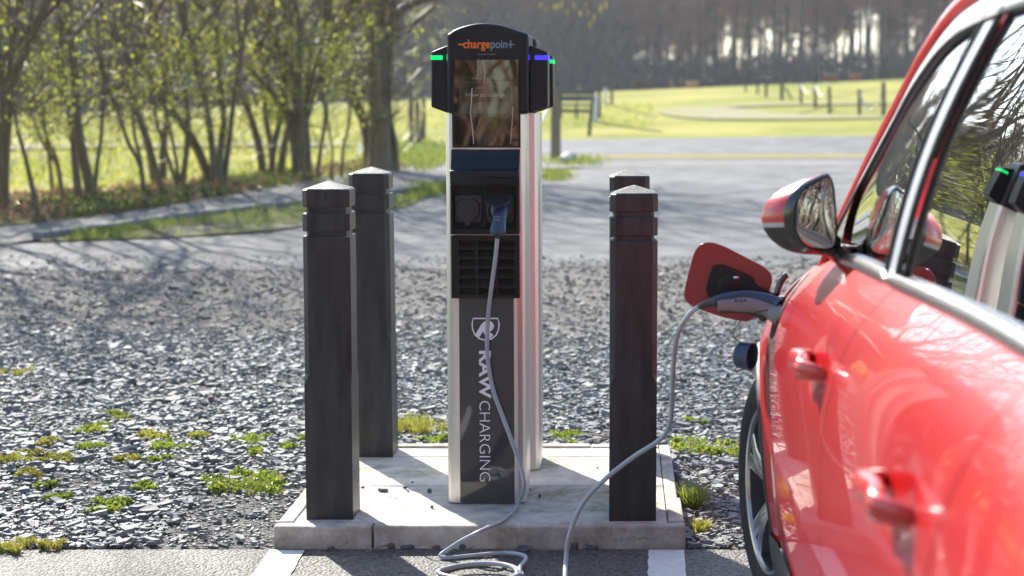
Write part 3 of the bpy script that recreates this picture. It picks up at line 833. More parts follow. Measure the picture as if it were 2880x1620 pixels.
    mb.box(cx_[0][1], cx_[1][0], yg, SY - 0.01, rows[-1][1], rows[0][0]).box(cx_[1][1], cx_[2][0], yg, SY - 0.01, rows[-1][1], rows[0][0])
    gr = mb.build('vent_grille', M_black, root, smooth=0)
    for i in range(5):
        for a, c in cx_:
            mb = MB()
            zt2, zb2 = rows[i][1], rows[i+1][0]
            mb.add([(a, yg+.0008, zb2), (c, yg+.0008, zb2), (c, yg+.0008, zt2), (a, yg+.0008, zt2), (a, SY-.009, zb2 - 0.006), (c, SY-.009, zb2 - 0.006), (c, SY-.009, zt2 - 0.006), (a, SY-.009, zt2 - 0.006)],
                   [(0,1,2,3), (3,2,6,7), (4,5,1,0), (7,6,5,4), (0,3,7,4), (1,5,6,2)])
            mb.build('slat', M_black, gr, smooth=0)
    mb = MB(); mb.box(gx0 + .003, gx1 - .003, SY - 0.0068, SY - 0.006, gz0_ + .003, gz1_ - .003); mb.build('vent_back', M_pit, gr, smooth=0)
    # dark glossy panel following the bulged front, with vertical lettering
    bx0, bz1 = sp(1291, 837); bx1, _ = sp(1445, 837)
    bul = lambda x: -0.006*(1 - min(1, abs((x - SXc)/(hw - 0.03)))**2)
    mb = MB(); mb.grid(lambda a_, b_: ((bx0 + (bx1-bx0)*a_), SY + bul(bx0 + (bx1-bx0)*a_) - 0.0015 - 0.0008*math.sin(b_*3.1)*math.sin(a_*3.1), HP + 0.001 + (bz1 - HP)*b_), 16, 20)
    pn_ = mb.build('front_panel', M_panel, root, smooth=60)
    ypn = SY - 0.0106
    # emblem: shield outline and swirl
    ex, ez = sp(1366.5, 924)
    mb = MB()
    def st(pts, r): flat_line(mb, [(ex + a*px, ez - b_*px) for a, b_ in pts], r*px, ypn - 0.0004)
    st([(-35, -30), (35, -30), (38, -16), (37, 0), (30, 17), (17, 28), (0, 32), (-17, 28), (-30, 17), (-37, 0), (-38, -16), (-35, -30)], 1.9)
    st(bez([(-22, 22, 0), (-12, 4, 0), (0, -12, 0), (14, -14, 0), (17, -4, 0), (6, 2, 0), (4, 10, 0), (14, 18, 0), (22, 25, 0)], 5) and [(p.x, p.y) for p in bez([(-24, 20, 0), (-14, 4, 0), (-4, -12, 0), (9, -17, 0), (17, -8, 0), (10, 1, 0), (0, 5, 0), (6, 13, 0), (18, 22, 0)], 5)], 7.0)
    mb.build('emblem', M_whiteink, pn_, smooth=40)
    def vt(s, v0, v1, w, m=M_whiteink):
        _, za_ = sp(1350, v0); x_, zb_ = sp(1350, v1)
        text('lettering', s, m, pn_, (x_, ypn, (za_ + zb_)/2), (0, 0, -1), (1, 0, 0), 32.5/872.0, za_ - zb_, 0.0003, w)
    vt('RAW', 985, 1119, 0.03); vt('CHARGING', 1126, 1352, -0.012)
    return root
st1 = make_station('tall black and silver charging station with blue and green lights, cable plugged in', M_blue)
# lower part of the plug handle belongs to the cable; the rear station faces the other way
st2 = copy_tree(st1)
st2.rotation_euler = (0, 0, math.pi)
st2.location = (-0.408, 6.155, HP)
st2['label'] = 'rear charging station standing back to back behind the plugged-in one, green light showing'
for ch in st2.children_recursive:
    if ch.name.startswith(('light_bar', 'indicator')):
        ch.data = ch.data.copy(); ch.data.materials.clear(); ch.data.materials.append(M_green)

# ================================================================== charging cable with both plugs
M_cable = mat('cable_sheath', (0.36, 0.40, 0.44), rough=0.36, var=0.08, scale=20, bump=0.03, bscale=90)
M_plug = mat('plug_plastic', (0.03, 0.062, 0.115), rough=0.4, var=0.15, scale=30, bump=0.08, bscale=400)
M_plugl = mat('plug_grey', (0.22, 0.225, 0.235), rough=0.42, var=0.1, scale=30)
M_plugd = mat('plug_grip', (0.045, 0.045, 0.04), rough=0.6, var=0.2, scale=60, bump=0.2, bscale=500)
cab = thing('charging_cable', 'grey charging cable looping over the plinth from charger socket to car', 'cable', (-0.4, 5.1, 0))
RC = 0.0068
def on(u, v, Y): return gy(u, v, Y)
path = [on(1399, 655, SY-0.105), on(1397, 690, SY-0.115), on(1390, 750, SY-0.11), on(1378, 840, SY-0.09), on(1371, 920, SY-0.075), on(1371, 1000, SY-0.075), on(1385, 1090, SY-0.08), on(1413, 1170, SY-0.09),
        on(1443, 1250, SY-0.105), on(1466, 1320, SY-0.12), on(1474, 1370, 5.395), gz(1455, 1418, HP + 0.012), gz(1420, 1458, HP + RC), gz(1360, 1490, HP + 0.02)]
path += [gz(1300, 1520, 0.06), gz(1255, 1549, 0.024), gz(1239, 1563, RC + .004), gz(1262, 1569, RC), gz(1330, 1563, RC), gz(1420, 1555, RC + .004), gz(1468, 1561, RC + .013), gz(1479, 1573, RC + .013), gz(1462, 1597, RC+.013)]
# coil on the asphalt: two and a half loose turns
c0 = gz(1350, 1622, 0)
def coil(t, rx, ry, dx=0, dy=0, z=RC):
    return Vector((c0.x + dx + rx*math.cos(t), c0.y + dy + ry*math.sin(t), z))
for k, t in enumerate(np.linspace(-0.35, -2*math.pi*2.2, 44)):
    f = k/43; lift = 0.013*abs(math.sin(t*1.0 + 0.6)) if k > 14 else 0.0
    path.append(coil(t + 0.0, 0.125 - 0.012*f, 0.105 + 0.022*math.sin(2.3*f*3), 0.004*math.sin(5*f), -0.045*f, RC + 0.0135*((k // 20) % 2) + lift*0.4))
path += [Vector((-0.33, 4.78, RC)), Vector((-0.22, 4.74, RC)), Vector((-0.145, 4.78, 0.02)), gz(1589, 1640, 0.05), on(1592, 1570, 4.83), on(1603, 1500, 4.84), on(1640, 1415, 4.84), on(1705, 1345, 4.82), on(1785, 1283, 4.79), on(1855, 1237, 4.76), on(1884, 1190, 4.72), on(1891, 1100, 4.66), on(1895, 1010, 4.58), on(1908, 935, 4.5), on(1938, 885, 4.44), on(1966, 862, 4.40), on(1985, 853, 4.38)]
mb = MB(); mb.tube(bez(path, 7), RC, 10); mb.build('cable', M_cable, cab, smooth=60)
# plug at the charger
mb = MB()
pl = [on(1412, 582, SY-0.03), on(1410, 592, SY-0.055), on(1405, 612, SY-0.085), on(1402, 635, SY-0.1), on(1400, 652, SY-0.108), on(1400, 657, SY-0.109)]
mb.tube(bez(pl, 4), [*np.interp(np.linspace(0, 1, 21), [0, .2, .5, .75, .95, 1.0], [0.027, 0.0235, 0.0225, 0.0265, 0.024, 0.015])], 16)
pg = mb.build('plug', M_plug, cab, smooth=50)
mb = MB(); mb.lathe([(0.0295, 0.03), (0.0295, 0.046), (0.027, 0.05), (0.0, 0.05)], lambda p, q, d: (sp(1408, 588)[0] + p, SY - d, sp(1408, 588)[1] + q), 28); mb.build('plug_collar', M_plugl, pg, smooth=40)
mb = MB(); mb.tube([on(1399, 655, SY-0.107), on(1399, 662, SY-0.11), on(1397, 672, SY-0.1125)], [0.0098, 0.0088, 0.0078], 12); mb.build('cable_gland', M_plugd, pg, smooth=50)
mb = MB()
for i in range(2):
    for k in range(5):
        p = on(1391 + 4.2*k, 610 + 9*i, SY - 0.113 - 0.006*i); mb.box(p.x - .0016, p.x + .0016, p.y - .0004, p.y + .001, p.z - .0022, p.z + .0022)
mb.build('moulded_marks', M_plugl, pg, smooth=0)
# ================================================================== red car
def paint():
    m = bpy.data.materials.new('red_paint'); m.use_nodes = True
    nt = m.node_tree; N = nt.nodes; L = nt.links; b = N['Principled BSDF']
    b.inputs['Roughness'].default_value = 0.3
    b.inputs['Metallic'].default_value = 0.0
    b.inputs['Coat Weight'].default_value = 0.7; b.inputs['Coat Roughness'].default_value = 0.02
    tc = N.new('ShaderNodeTexCoord'); vz = N.new('ShaderNodeTexNoise'); vz.inputs['Scale'].default_value = 900
    L.new(tc.outputs['Object'], vz.inputs['Vector'])
    r = N.new('ShaderNodeValToRGB'); r.color_ramp.elements[0].color = (0.46, 0.006, 0.010, 1); r.color_ramp.elements[1].color = (0.55, 0.010, 0.014, 1)
    L.new(vz.outputs['Fac'], r.inputs[0]); L.new(r.outputs[0], b.inputs['Base Color'])
    return m
M_red = paint()
M_trim = mat('black_cladding', (0.025, 0.025, 0.026), rough=0.55, var=0.1, scale=30, bump=0.1, bscale=600)
M_gloss = mat('gloss_black', (0.012, 0.012, 0.014), rough=0.08, coat=1.0, var=0.05)
M_chrome = mat('satin_chrome', (0.82, 0.82, 0.83), rough=0.22, metal=1.0, var=0.03, scale=20)
M_rubber = mat('tyre_rubber', (0.022, 0.021, 0.02), rough=0.75, var=0.3, scale=25, bump=0.3, bscale=140)
M_rim = mat('alloy', (0.55, 0.56, 0.57), rough=0.25, metal=0.9, var=0.05, scale=20)
M_rimd = mat('alloy_dark', (0.05, 0.05, 0.055), rough=0.4, metal=0.5, var=0.1, scale=20)
M_int = mat('interior', (0.055, 0.056, 0.06), rough=0.75, var=0.2, scale=30, bump=0.2, bscale=300)
M_seat = mat('seat_cloth', (0.075, 0.075, 0.08), rough=0.85, var=0.2, scale=40, bump=0.3, bscale=400)
M_gl = glass_mat('side_glass', (0.66, 0.76, 0.74), refl_boost=0.06)
M_glr = glass_mat('privacy_glass', (0.22, 0.22, 0.23), refl_boost=0.06)
M_mirror = mat('mirror_glass', (0.5, 0.56, 0.6), rough=0.01, metal=1.0)
M_lamp = mat('lamp_lens', (0.45, 0.46, 0.48), rough=0.05, coat=1.0, var=0.03)
M_tail = mat('tail_lens', (0.4, 0.01, 0.01), rough=0.08, coat=1.0, var=0.03)
M_pil = mat('pillar_trim', (0.5, 0.53, 0.58), rough=0.35, metal=0.15, var=0.04)
Xc, YW, YR = 1.272, 4.60, 1.90
car = thing('car', 'red car charging with its fender flap open, parked beside the bay line', 'car', (Xc, 3.25, 0))
ztab = [(1.0, 0.99), (1.4, 1.05), (2.15, 1.072), (3.2, 1.045), (3.95, 1.018), (4.2, 0.985), (4.5, 0.945), (4.8, 0.90), (5.1, 0.845), (5.45, 0.76)]
ptab = [(0, .876), (.18, .893), (.38, .901), (.58, .899), (.7, .89), (.80, .872), (.88, .845), (.94, .812), (1.0, .768)]
def zt(y): return interp(ztab, y)
def side(y, z):
    t = max(0.0, min(1.0, (z - 0.3) / (zt(y) - 0.3)))
    w = interp(ptab, t)
    if z < 0.3: w = .876 - (0.3 - z) * 0.25
    if y > 4.25: w -= 0.30 * ((y - 4.25) / 1.2) ** 2.6
    if y < 1.9: w -= 0.13 * ((1.9 - y) / 0.9) ** 2.2
    for yw in (YW, YR):
        d = math.hypot(y - yw, z - 0.33)
        w += 0.012 * math.exp(-((d - 0.40) / 0.07) ** 2)
    for yh, zh in ((3.33, 0.868), (2.31, 0.845)):       # scoops behind the door handles
        d2 = ((y - yh) / 0.085) ** 2 + ((z - zh) / 0.045) ** 2
        w -= 0.012 * math.exp(-d2)
    return Xc - w
def mirx(o_mb):
    m = MB(); m.v = [(2*Xc - x, y, z) for x, y, z in o_mb.v]; m.f = [tuple(reversed(f)) for f in o_mb.f]; return m
def both(name, mb, material, smooth=35, **k):
    a = mb.build(name, material, car, smooth=smooth, **k)
    b = mirx(mb).build(name, material, car, smooth=smooth, **k)
    return a, b
def panel(yl, yr, z0, arch=None, off=0.0, R=0.385, step=0.022):
    """side panel between boundary curves yl(z), yr(z) from z0 up to the belt"""
    nu = int((yr(0.6) - yl(0.6)) / step); nv = int(0.75 / step)
    mb = MB(); idx = {}
    vs = []; ins = []
    for i in range(nu + 1):
        for j in range(nv + 1):
            b = j / nv
            y = yl(0.6) + (yr(0.6) - yl(0.6)) * i / nu
            z = z0 + (zt(y) - z0) * b
            y2 = yl(z) + (yr(z) - yl(z)) * i / nu
            z = z0 + (zt(y2) - z0) * b
            inside = False
            if arch is not None:
                dy, dz = y2 - arch, z - 0.33
                d = math.hypot(dy, dz)
                if d < R:
                    inside = d < R - step * 1.3
                    if d > 1e-5: y2, z = arch + dy * R / d, 0.33 + dz * R / d
            if z < z0: z = z0
            vs.append((side(y2, z) + off, y2, z)); ins.append(inside)
    w = nv + 1; fs = []
    for i in range(nu):
        for j in range(nv):
            q = (i*w+j, (i+1)*w+j, (i+1)*w+j+1, i*w+j+1)
            if not all(ins[k] for k in q): fs.append(q)
    used = sorted({k for f in fs for k in f}); mp = {k: n for n, k in enumerate(used)}
    mb.v = [vs[k] for k in used]; mb.f = [tuple(mp[k] for k in f) for f in fs]
    return mb
l_fd = lambda z: 3.945 + 0.05 * math.sin((z - 0.3) * 3.0)          # fender / front door
l_dd = lambda z: 3.12 - 0.10 * max(0, z - 0.75) - 0.03 * (z < 0.45)  # front / rear door
l_rq = lambda z: 2.02 + (0.34 * math.exp(-((z - 0.33) / 0.33) ** 2)) - 0.10 * max(0, z - 0.85)
g = 0.0028
both('front_fender', panel(lambda z: l_fd(z) + g, lambda z: 5.2, 0.30, YW), M_red)
fd = both('front_door', panel(lambda z: l_dd(z) + g, lambda z: l_fd(z) - g, 0.30), M_red)
rd = both('rear_door', panel(lambda z: l_rq(z) + g, lambda z: l_dd(z) - g, 0.30), M_red)
both('rear_quarter', panel(lambda z: 1.35, lambda z: l_rq(z) - g, 0.30, YR), M_red)
lin = panel(lambda z: 1.35, lambda z: 5.2, 0.22, None, 0.022, step=0.06)
# inner liner with both arches cut
for yw in (YW, YR):
    keep = [f for f in lin.f if math.hypot(sum(lin.v[k][1] for k in f)/4 - yw, sum(lin.v[k][2] for k in f)/4 - 0.33) > 0.40]
    lin.f = keep
both('inner_liner', lin, M_trim)
# wheel arch trim and sill cladding
for yw in (YW, YR):
    mb = MB(); rings = []
    for k in range(33):
        a = math.radians(-12 + 204 * k / 32)
        def pt(r, o): 
            y, z = yw + r*math.cos(a), 0.33 + r*math.sin(a); return (side(y, max(z, 0.2)) + o, y, z)
        rings.append([pt(0.352, 0.055), pt(0.352, 0.0), pt(0.362, -0.007), pt(0.398, -0.005), pt(0.402, 0.004)])
    mb.loft(rings, False, False, closed=False)
    both('wheel_arch_trim', mb, M_trim, 40)
    mb = MB(); mb.grid(lambda a, b: (0.43 + 0.30*b, yw + 0.40*math.cos(math.radians(-20 + 220*a)), 0.33 + 0.40*math.sin(math.radians(-20 + 220*a))), 24, 2)
    both('wheel_well', mb, M_trim)
mb = MB(); mb.grid(lambda a, b: (side(YR + 0.36 + (YW - YR - 0.72)*a, 0.315) - 0.006 + 0.03*(1-b)**2 - 0.004*math.sin(b*math.pi), YR + 0.36 + (YW - YR - 0.72)*a, 0.18 + 0.13*b), 40, 8)
both('sill_cladding', mb, M_trim)
mb = MB(); mb.box(Xc - 0.74, Xc + 0.74, 1.2, 5.25, 0.19, 0.30).box(Xc - 0.45, Xc + 0.45, 4.2, 5.2, 0.30, 0.78)
mb.build('underbody', M_trim, car, smooth=0)
# bonnet, bumpers, tailgate
def crown(y): return 0.055
mb = MB()
def bon(a, b):
    y = 4.03 + 1.33 * a; s = -1 + 2*b
    yy = y - 0.0 + (0.10 * (1 - s*s) if a > 0.99 else 0.10*(1-s*s)*a)
    xl = side(min(y, 5.2), zt(min(y, 5.2))) + 0.006; w = Xc - xl
    return (Xc + s*w, yy + 0.16*(1-s*s)*(1-a), zt(min(y, 5.3)) + 0.004 + 0.075*(1 - s*s)**0.8 * (1 - 0.6*a**3))
mb.grid(bon, 30, 28); mb.build('bonnet', M_red, car, smooth=40)
def front(th, z, extra=0.0):
    w = Xc - side(5.2, max(z, 0.3)); n = 2.5
    c, s = math.cos(th), math.sin(th)
    return (Xc + (w + extra) * math.copysign(abs(c)**(2/n), c), 5.2 + (0.27 - 0.25*max(0, z-0.55)**1.2 + extra) * abs(s)**(2/n), z)
mb = MB(); mb.grid(lambda a, b: front(math.pi*(1-a), 0.22 + (0.80 - 0.22)*b), 48, 16); mb.build('front_bumper', M_red, car, smooth=50)
mb = MB(); mb.grid(lambda a, b: front(math.pi*(0.68 - 0.36*a), 0.32 + 0.14*b, 0.006), 20, 4); mb.build('grille', M_trim, car)
for s0 in (0.86, 0.04):
    mb = MB(); mb.grid(lambda a, b: front(math.pi*(s0 + 0.10*a), 0.63 + 0.11*b, 0.007), 10, 4); mb.build('headlight', M_lamp, car)
def rear(th, z, extra=0.0):
    w = Xc - side(1.35, max(z, 0.3)); n = 2.8; c, s = math.cos(th), math.sin(th)
    return (Xc + (w + extra)*math.copysign(abs(c)**(2/n), c), 1.35 - (0.33 - 0.12*max(0, z - 0.7) + extra)*abs(s)**(2/n), z)
mb = MB(); mb.grid(lambda a, b: rear(math.pi*a, 0.25 + 0.80*b), 40, 18); mb.build('tailgate', M_red, car, smooth=50)
for s0 in (0.80, 0.06):
    mb = MB(); mb.grid(lambda a, b: rear(math.pi*(s0 + 0.14*a), 0.72 + 0.20*b, 0.006), 8, 5); mb.build('tail_light', M_tail, car)
# greenhouse
rail = bez([(0.50, 4.34, 0.925), (0.508, 4.22, 0.985), (0.514, 4.15, 1.04), (0.533, 4.08, 1.10), (0.573, 3.94, 1.222), (0.612, 3.73, 1.363), (0.634, 3.50, 1.478), (0.650, 3.22, 1.560), (0.660, 2.8, 1.592), (0.664, 2.3, 1.592), (0.676, 1.8, 1.555), (0.70, 1.42, 1.47), (0.72, 1.22, 1.30), (0.66, 1.10, 1.07)], 8)
def rail_at(y):
    for i in range(len(rail) - 1):
        if rail[i].y >= y >= rail[i+1].y:
            t = (rail[i].y - y) / max(1e-6, rail[i].y - rail[i+1].y); return rail[i].lerp(rail[i+1], t)
    return rail[0] if y > rail[0].y else rail[-1]
def belt(y): return Vector((side(y, zt(y)) + 0.006, y, zt(y) + 0.004))
rr = [0.022 + 0.010*min(1, max(0, (p.z - 1.05)/0.25)) for p in rail]
mb = MB(); mb.tube([p + Vector((0.012, 0.012, 0.0)) for p in rail], rr, 12); both('roof_rail', mb, M_red, 60)
def glass_pt(y, t, ins=0.0):
    a, b = belt(y), rail_at(y)
    p = a.lerp(b, t); p.x -= 0.028 * math.sin(math.pi * min(1, max(0, t))) * min(1, (b.z - a.z) / 0.4)
    p.x += ins
    return p
yB = lambda t: 3.215 - 0.33 * t
def gpatch(y0, y1, t0, t1, ins, nu=24, nv=16):
    mb = MB(); mb.grid(lambda a, b: glass_pt(y0(t0 + (t1-t0)*b) * (1-a) + y1(t0 + (t1-t0)*b) * a, t0 + (t1-t0)*b, ins), nu, nv); return mb
both('front_window', gpatch(lambda t: yB(t) + 0.05, lambda t: 4.10, 0.02, 0.93, 0.010), M_gl, 60)
both('rear_window', gpatch(lambda t: 1.95 - 0.12*t, lambda t: yB(t) - 0.075, 0.02, 0.93, 0.010), M_glr, 60)
both('quarter_window', gpatch(lambda t: 1.36, lambda t: 1.89 - 0.12*t, 0.02, 0.9, 0.010), M_glr, 60)
both('door_pillar', gpatch(lambda t: yB(t) - 0.075, lambda t: yB(t) + 0.05, 0.0, 0.96, 0.002, 4, 16), M_pil, 60)
both('door_pillar', gpatch(lambda t: 1.885 - 0.12*t, lambda t: 1.955 - 0.12*t, 0.0, 0.96, 0.002, 4, 16), M_gloss, 60)
# upper door frame: glossy band under the rail, and rubber seals
ys_ = np.linspace(4.12, 1.42, 60)
mb = MB(); mb.loft([[glass_pt(y, 0.985, -0.004), glass_pt(y, 0.945, -0.008), glass_pt(y, 0.90, -0.003), glass_pt(y, 0.885, 0.012)] for y in ys_], False, False, closed=False); both('door_frame', mb, M_pil, 60)
mb = MB(); mb.tube([glass_pt(y, 0.885, 0.0) for y in ys_], 0.0055, 6); both('window_seal', mb, M_trim, 60)
for dy, rr_ in ((0.05, 0.006), (-0.075, 0.007)):
    mb = MB(); mb.tube([glass_pt(yB(t) + dy, t, 0.0) for t in np.linspace(0.02, 0.9, 12)], rr_, 6); both('window_seal', mb, M_trim, 60)
def strip(y0, y1):
    mb = MB(); n = 26; rings = []
    for k in range(n):
        y = y0 + (y1 - y0)*k/(n-1); p = belt(y)
        e = 0.35 if k in (0, n-1) else 1.0
        rings.append([p + Vector((o_*1.0, 0, h*e)) for o_, h in ((0.01, 0.012), (-0.006, 0.017), (-0.013, 0.010), (-0.016, 0.0), (-0.013, -0.010), (-0.005, -0.016), (0.01, -0.012))])
    mb.loft(rings); return mb
both('belt_trim', strip(3.205, 3.93), M_chrome, 50); both('belt_trim', strip(1.45, 3.195), M_chrome, 50)
# small triangle in front of the mirror
mb = MB(); mb.grid(lambda a, b: glass_pt(3.93 + 0.19*a, 0.0 + 0.95*b, -0.001), 6, 6); both('mirror_sail', mb, M_gloss, 60)
# roof, windscreen, rear screen
mb = MB(); mb.grid(lambda a, b: ((lambda p, s: (Xc + s*(Xc - p.x - 0.004), p.y + 0.10*(1-s*s)*(1-a), p.z + 0.020 + 0.045*(1-s*s)))(rail_at(3.30 - 1.86*a), -1 + 2*b)), 30, 20); mb.build('roof', M_red, car, smooth=50)
def ws(a, b):
    s = -1 + 2*b; p = rail_at(4.13 - 0.83*a); q = (1 - s*s)
    return (Xc + s*(Xc - p.x - 0.03), p.y + 0.10*q + 0.10*q*(1-a), p.z + 0.018 + 0.045*q)
mb = MB(); mb.grid(ws, 20, 20); mb.build('windscreen', M_gl, car, smooth=60)
mb = MB(); mb.grid(lambda a, b: ((lambda p, s: (Xc + s*(Xc - p.x - 0.03), p.y - 0.06*(1-s*s), p.z + 0.01))(rail_at(1.44 - 0.33*a), -1 + 2*b)), 10, 14); mb.build('rear_screen', M_glr, car, smooth=60)
# interior
mb = MB()
for k in (0, 1):
    x = Xc + (-0.37 if k == 0 else 0.37)
    def seat(y0, par):
        m2 = MB()
        m2.loft([[(x + sx*w, y0 + oy + sy*d, z) for sx, sy in ((-1,-1),(1,-1),(1,1),(-1,1))] for z, w, d, oy in ((0.34, .25, .26, 0), (0.5, .26, .27, 0), (0.56, .24, .25, 0))])
        m2.loft([[(x + sx*w, y0 - .22 + oy + sy*d, z) for sx, sy in ((-1,-1),(1,-1),(1,1),(-1,1))] for z, w, d, oy in ((0.5, .24, .09, 0), (0.8, .25, .07, -.06), (1.08, .2, .05, -.13), (1.12, .15, .04, -.14))])
        se = m2.build('seat', M_seat, car, smooth=0, bevel=0.04, seg=3)
        m2 = MB(); m2.loft([[(x + sx*w, y0 - .37 + sy*d, z) for sx, sy in ((-1,-1),(1,-1),(1,1),(-1,1))] for z, w, d in ((1.15, .11, .04), (1.2, .14, .055), (1.32, .13, .045))])
        m2.tube([(x-.06, y0-.365, 1.1), (x-.06, y0-.37, 1.17)], .007, 6); m2.tube([(x+.06, y0-.365, 1.1), (x+.06, y0-.37, 1.17)], .007, 6)
        m2.build('headrest', M_seat, se, smooth=0, bevel=0.02, seg=3)
    seat(3.25, car)
    seat(2.25, car)
mb = MB(); mb.prism([(3.72, 0.62), (3.70, 0.9), (3.80, 0.99), (4.05, 1.0), (4.2, 0.95), (4.2, 0.6)], lambda a, b, d: (d, a, b), Xc - 0.68, Xc + 0.68); mb.build('dashboard', M_int, car, smooth=0, bevel=0.03, seg=3)
mb = MB(); mb.tube([(Xc + 0.37 + 0.185*math.cos(t), 3.66 + 0.06*math.sin(t), 0.93 + 0.175*math.sin(t)) for t in np.linspace(0, 2*math.pi, 33)], 0.015, 8)
mb.tube([(Xc+.19, 3.66, .93), (Xc+.55, 3.66, .93)], .014, 6); mb.tube([(Xc+.37, 3.66, .93), (Xc+.37, 3.6, .76)], .014, 6); mb.build('steering_wheel', M_trim, car, smooth=50)
mb = MB(); mb.box(Xc - 0.70, Xc + 0.70, 1.3, 4.2, 0.30, 0.34); mb.build('cabin_floor', M_int, car, smooth=0)
for s in (-1, 1):
    mb = MB(); mb.grid(lambda a, b: (Xc + s*0.735, 1.5 + 2.5*a, 0.34 + (zt(1.5 + 2.5*a) - 0.36)*b), 12, 4); mb.build('door_card', M_int, car)
# door handles
for side_s in (0, 1):
    for yh, zh, par in ((3.33, 0.868, fd), (2.31, 0.845, rd)):
        mb = MB(); P = []
        for k in range(15):
            f = k/14; y = yh + 0.115 - 0.23*f; e = math.sin(math.pi*f)
            P.append(Vector((side(yh + (y-yh)*1.6, zh) - 0.006 - 0.040*min(1, e*1.7), y, zh + 0.004*e)))
        mb.loft([[p + Vector((rx*math.cos(t), 0, rz*math.sin(t))) for t in np.linspace(0, 2*math.pi, 17)[:-1]] for p, rx, rz in [(p, 0.008 + 0.007*math.sin(math.pi*(k+.6)/15.2), 0.010 + 0.014*math.sin(math.pi*(k+.6)/15.2)**0.6) for k, p in enumerate(P)]])
        m2 = mb if side_s == 0 else mirx(mb)
        m2.build('door_handle', M_red, par[side_s], smooth=60)
# mirrors: rim outline facing back, bulging shell round it
def mring(pts, Y, k=5): return [gy(u, v, Y) for u, v in pts]
rim_px = [(2352, 690), (2300, 702), (2262, 690), (2240, 655), (2232, 610), (2242, 560), (2275, 520), (2320, 497), (2340, 505), (2350, 560)]
def smooth_closed(pts, n=4):
    P = [Vector((a, b, 0)) for a, b in pts]; out = []
    m = len(P)
    for i in range(m):
        p0, p1, p2, p3 = P[i-1], P[i], P[(i+1) % m], P[(i+2) % m]
        for k in range(n):
            t = k/n; q = 0.5*((2*p1)+(p2-p0)*t+(2*p0-5*p1+4*p2-p3)*t*t+(-p0+3*p1-3*p2+p3)*t**3); out.append((q.x, q.y))
    return out
rim = smooth_closed(rim_px)
def grow(k, dx, dy, left):
    cx_, cy_ = 2300, 598; o_ = []
    for u, v in rim:
        a, b = u - cx_, v - cy_
        o_.append((cx_ + a*(k + (left if a < 0 else 0)) + dx, cy_ + b*(k*1.02) + dy))
    return o_
YM = 3.80
levels = [(rim, YM), (grow(1.06, -4, 1, 0.16), YM + 0.006), (grow(1.08, -5, 1.5, 0.27), YM + 0.012), (grow(1.10, -8, 2, 1.05), YM + 0.045), (grow(1.03, -10, 4, 1.16), YM + 0.09), (grow(0.85, -14, 6, 1.0), YM + 0.135), (grow(0.5, -20, 10, 0.5), YM + 0.165), (grow(0.12, -26, 12, 0.1), YM + 0.175)]
rings = [[gy(u, v, Y) for u, v in L_] for L_, Y in levels]
n = len(rim)
zb0, zb1 = gy(0, 630, YM).z, gy(0, 645, YM).z
def mpart(sel):
    mb = MB(); vs = [p for r_ in rings for p in r_]; fs = []
    for i in range(len(rings) - 1):
        for j in range(n):
            q = (i*n+j, i*n+(j+1) % n, (i+1)*n+(j+1) % n, (i+1)*n+j)
            zc = sum(vs[k].z for k in q)/4; xc_ = sum(vs[k].x for k in q)/4
            if sel == ('rim' if i <= 1 else ('lower' if zc < zb1 else ('signal' if zc < zb0 and xc_ < gy(2235, 0, YM).x else 'shell'))): fs.append(q)
    used = sorted({k for f in fs for k in f}); mp = {k: a for a, k in enumerate(used)}
    mb.v = [tuple(vs[k]) for k in used]; mb.f = [tuple(mp[k] for k in f) for f in fs]; return mb
for ms in (0, 1):
    fl = (lambda m_: m_) if ms == 0 else mirx
    par = fd[ms]
    sh = fl(mpart('shell')).build('mirror_housing', M_red, car, smooth=60)
    fl(mpart('rim')).build('mirror_rim', M_gloss, sh, smooth=60)
    fl(mpart('lower')).build('mirror_underside', M_trim, sh, smooth=60)
    fl(mpart('signal')).build('turn_signal', M_lamp, sh, smooth=60)
    cxm = gy(2300, 598, YM); mb = MB(); gp = [p + (cxm - p)*0.05 + Vector((0, 0.006, 0)) for p in rings[0]]
    mb.add(gp + [cxm + Vector((0, 0.004, 0))], [(i, (i+1) % n, n) for i in range(n)]); 
    # turn the glass slightly towards the driver
    mb.v = [(x, y + (x - cxm.x)*0.10, z) for x, y, z in mb.v]
    fl(mb).build('mirror_glass', M_mirror, sh, smooth=60)
    mb = MB(); mb.tube([gy(2340, 690, YM + 0.05), gy(2352, 706, YM + 0.07), gy(2385, 722, YM + 0.10)], [0.022, 0.02, 0.024], 10, flat=1.3); fl(mb).build('mirror_arm', M_gloss, sh, smooth=60)
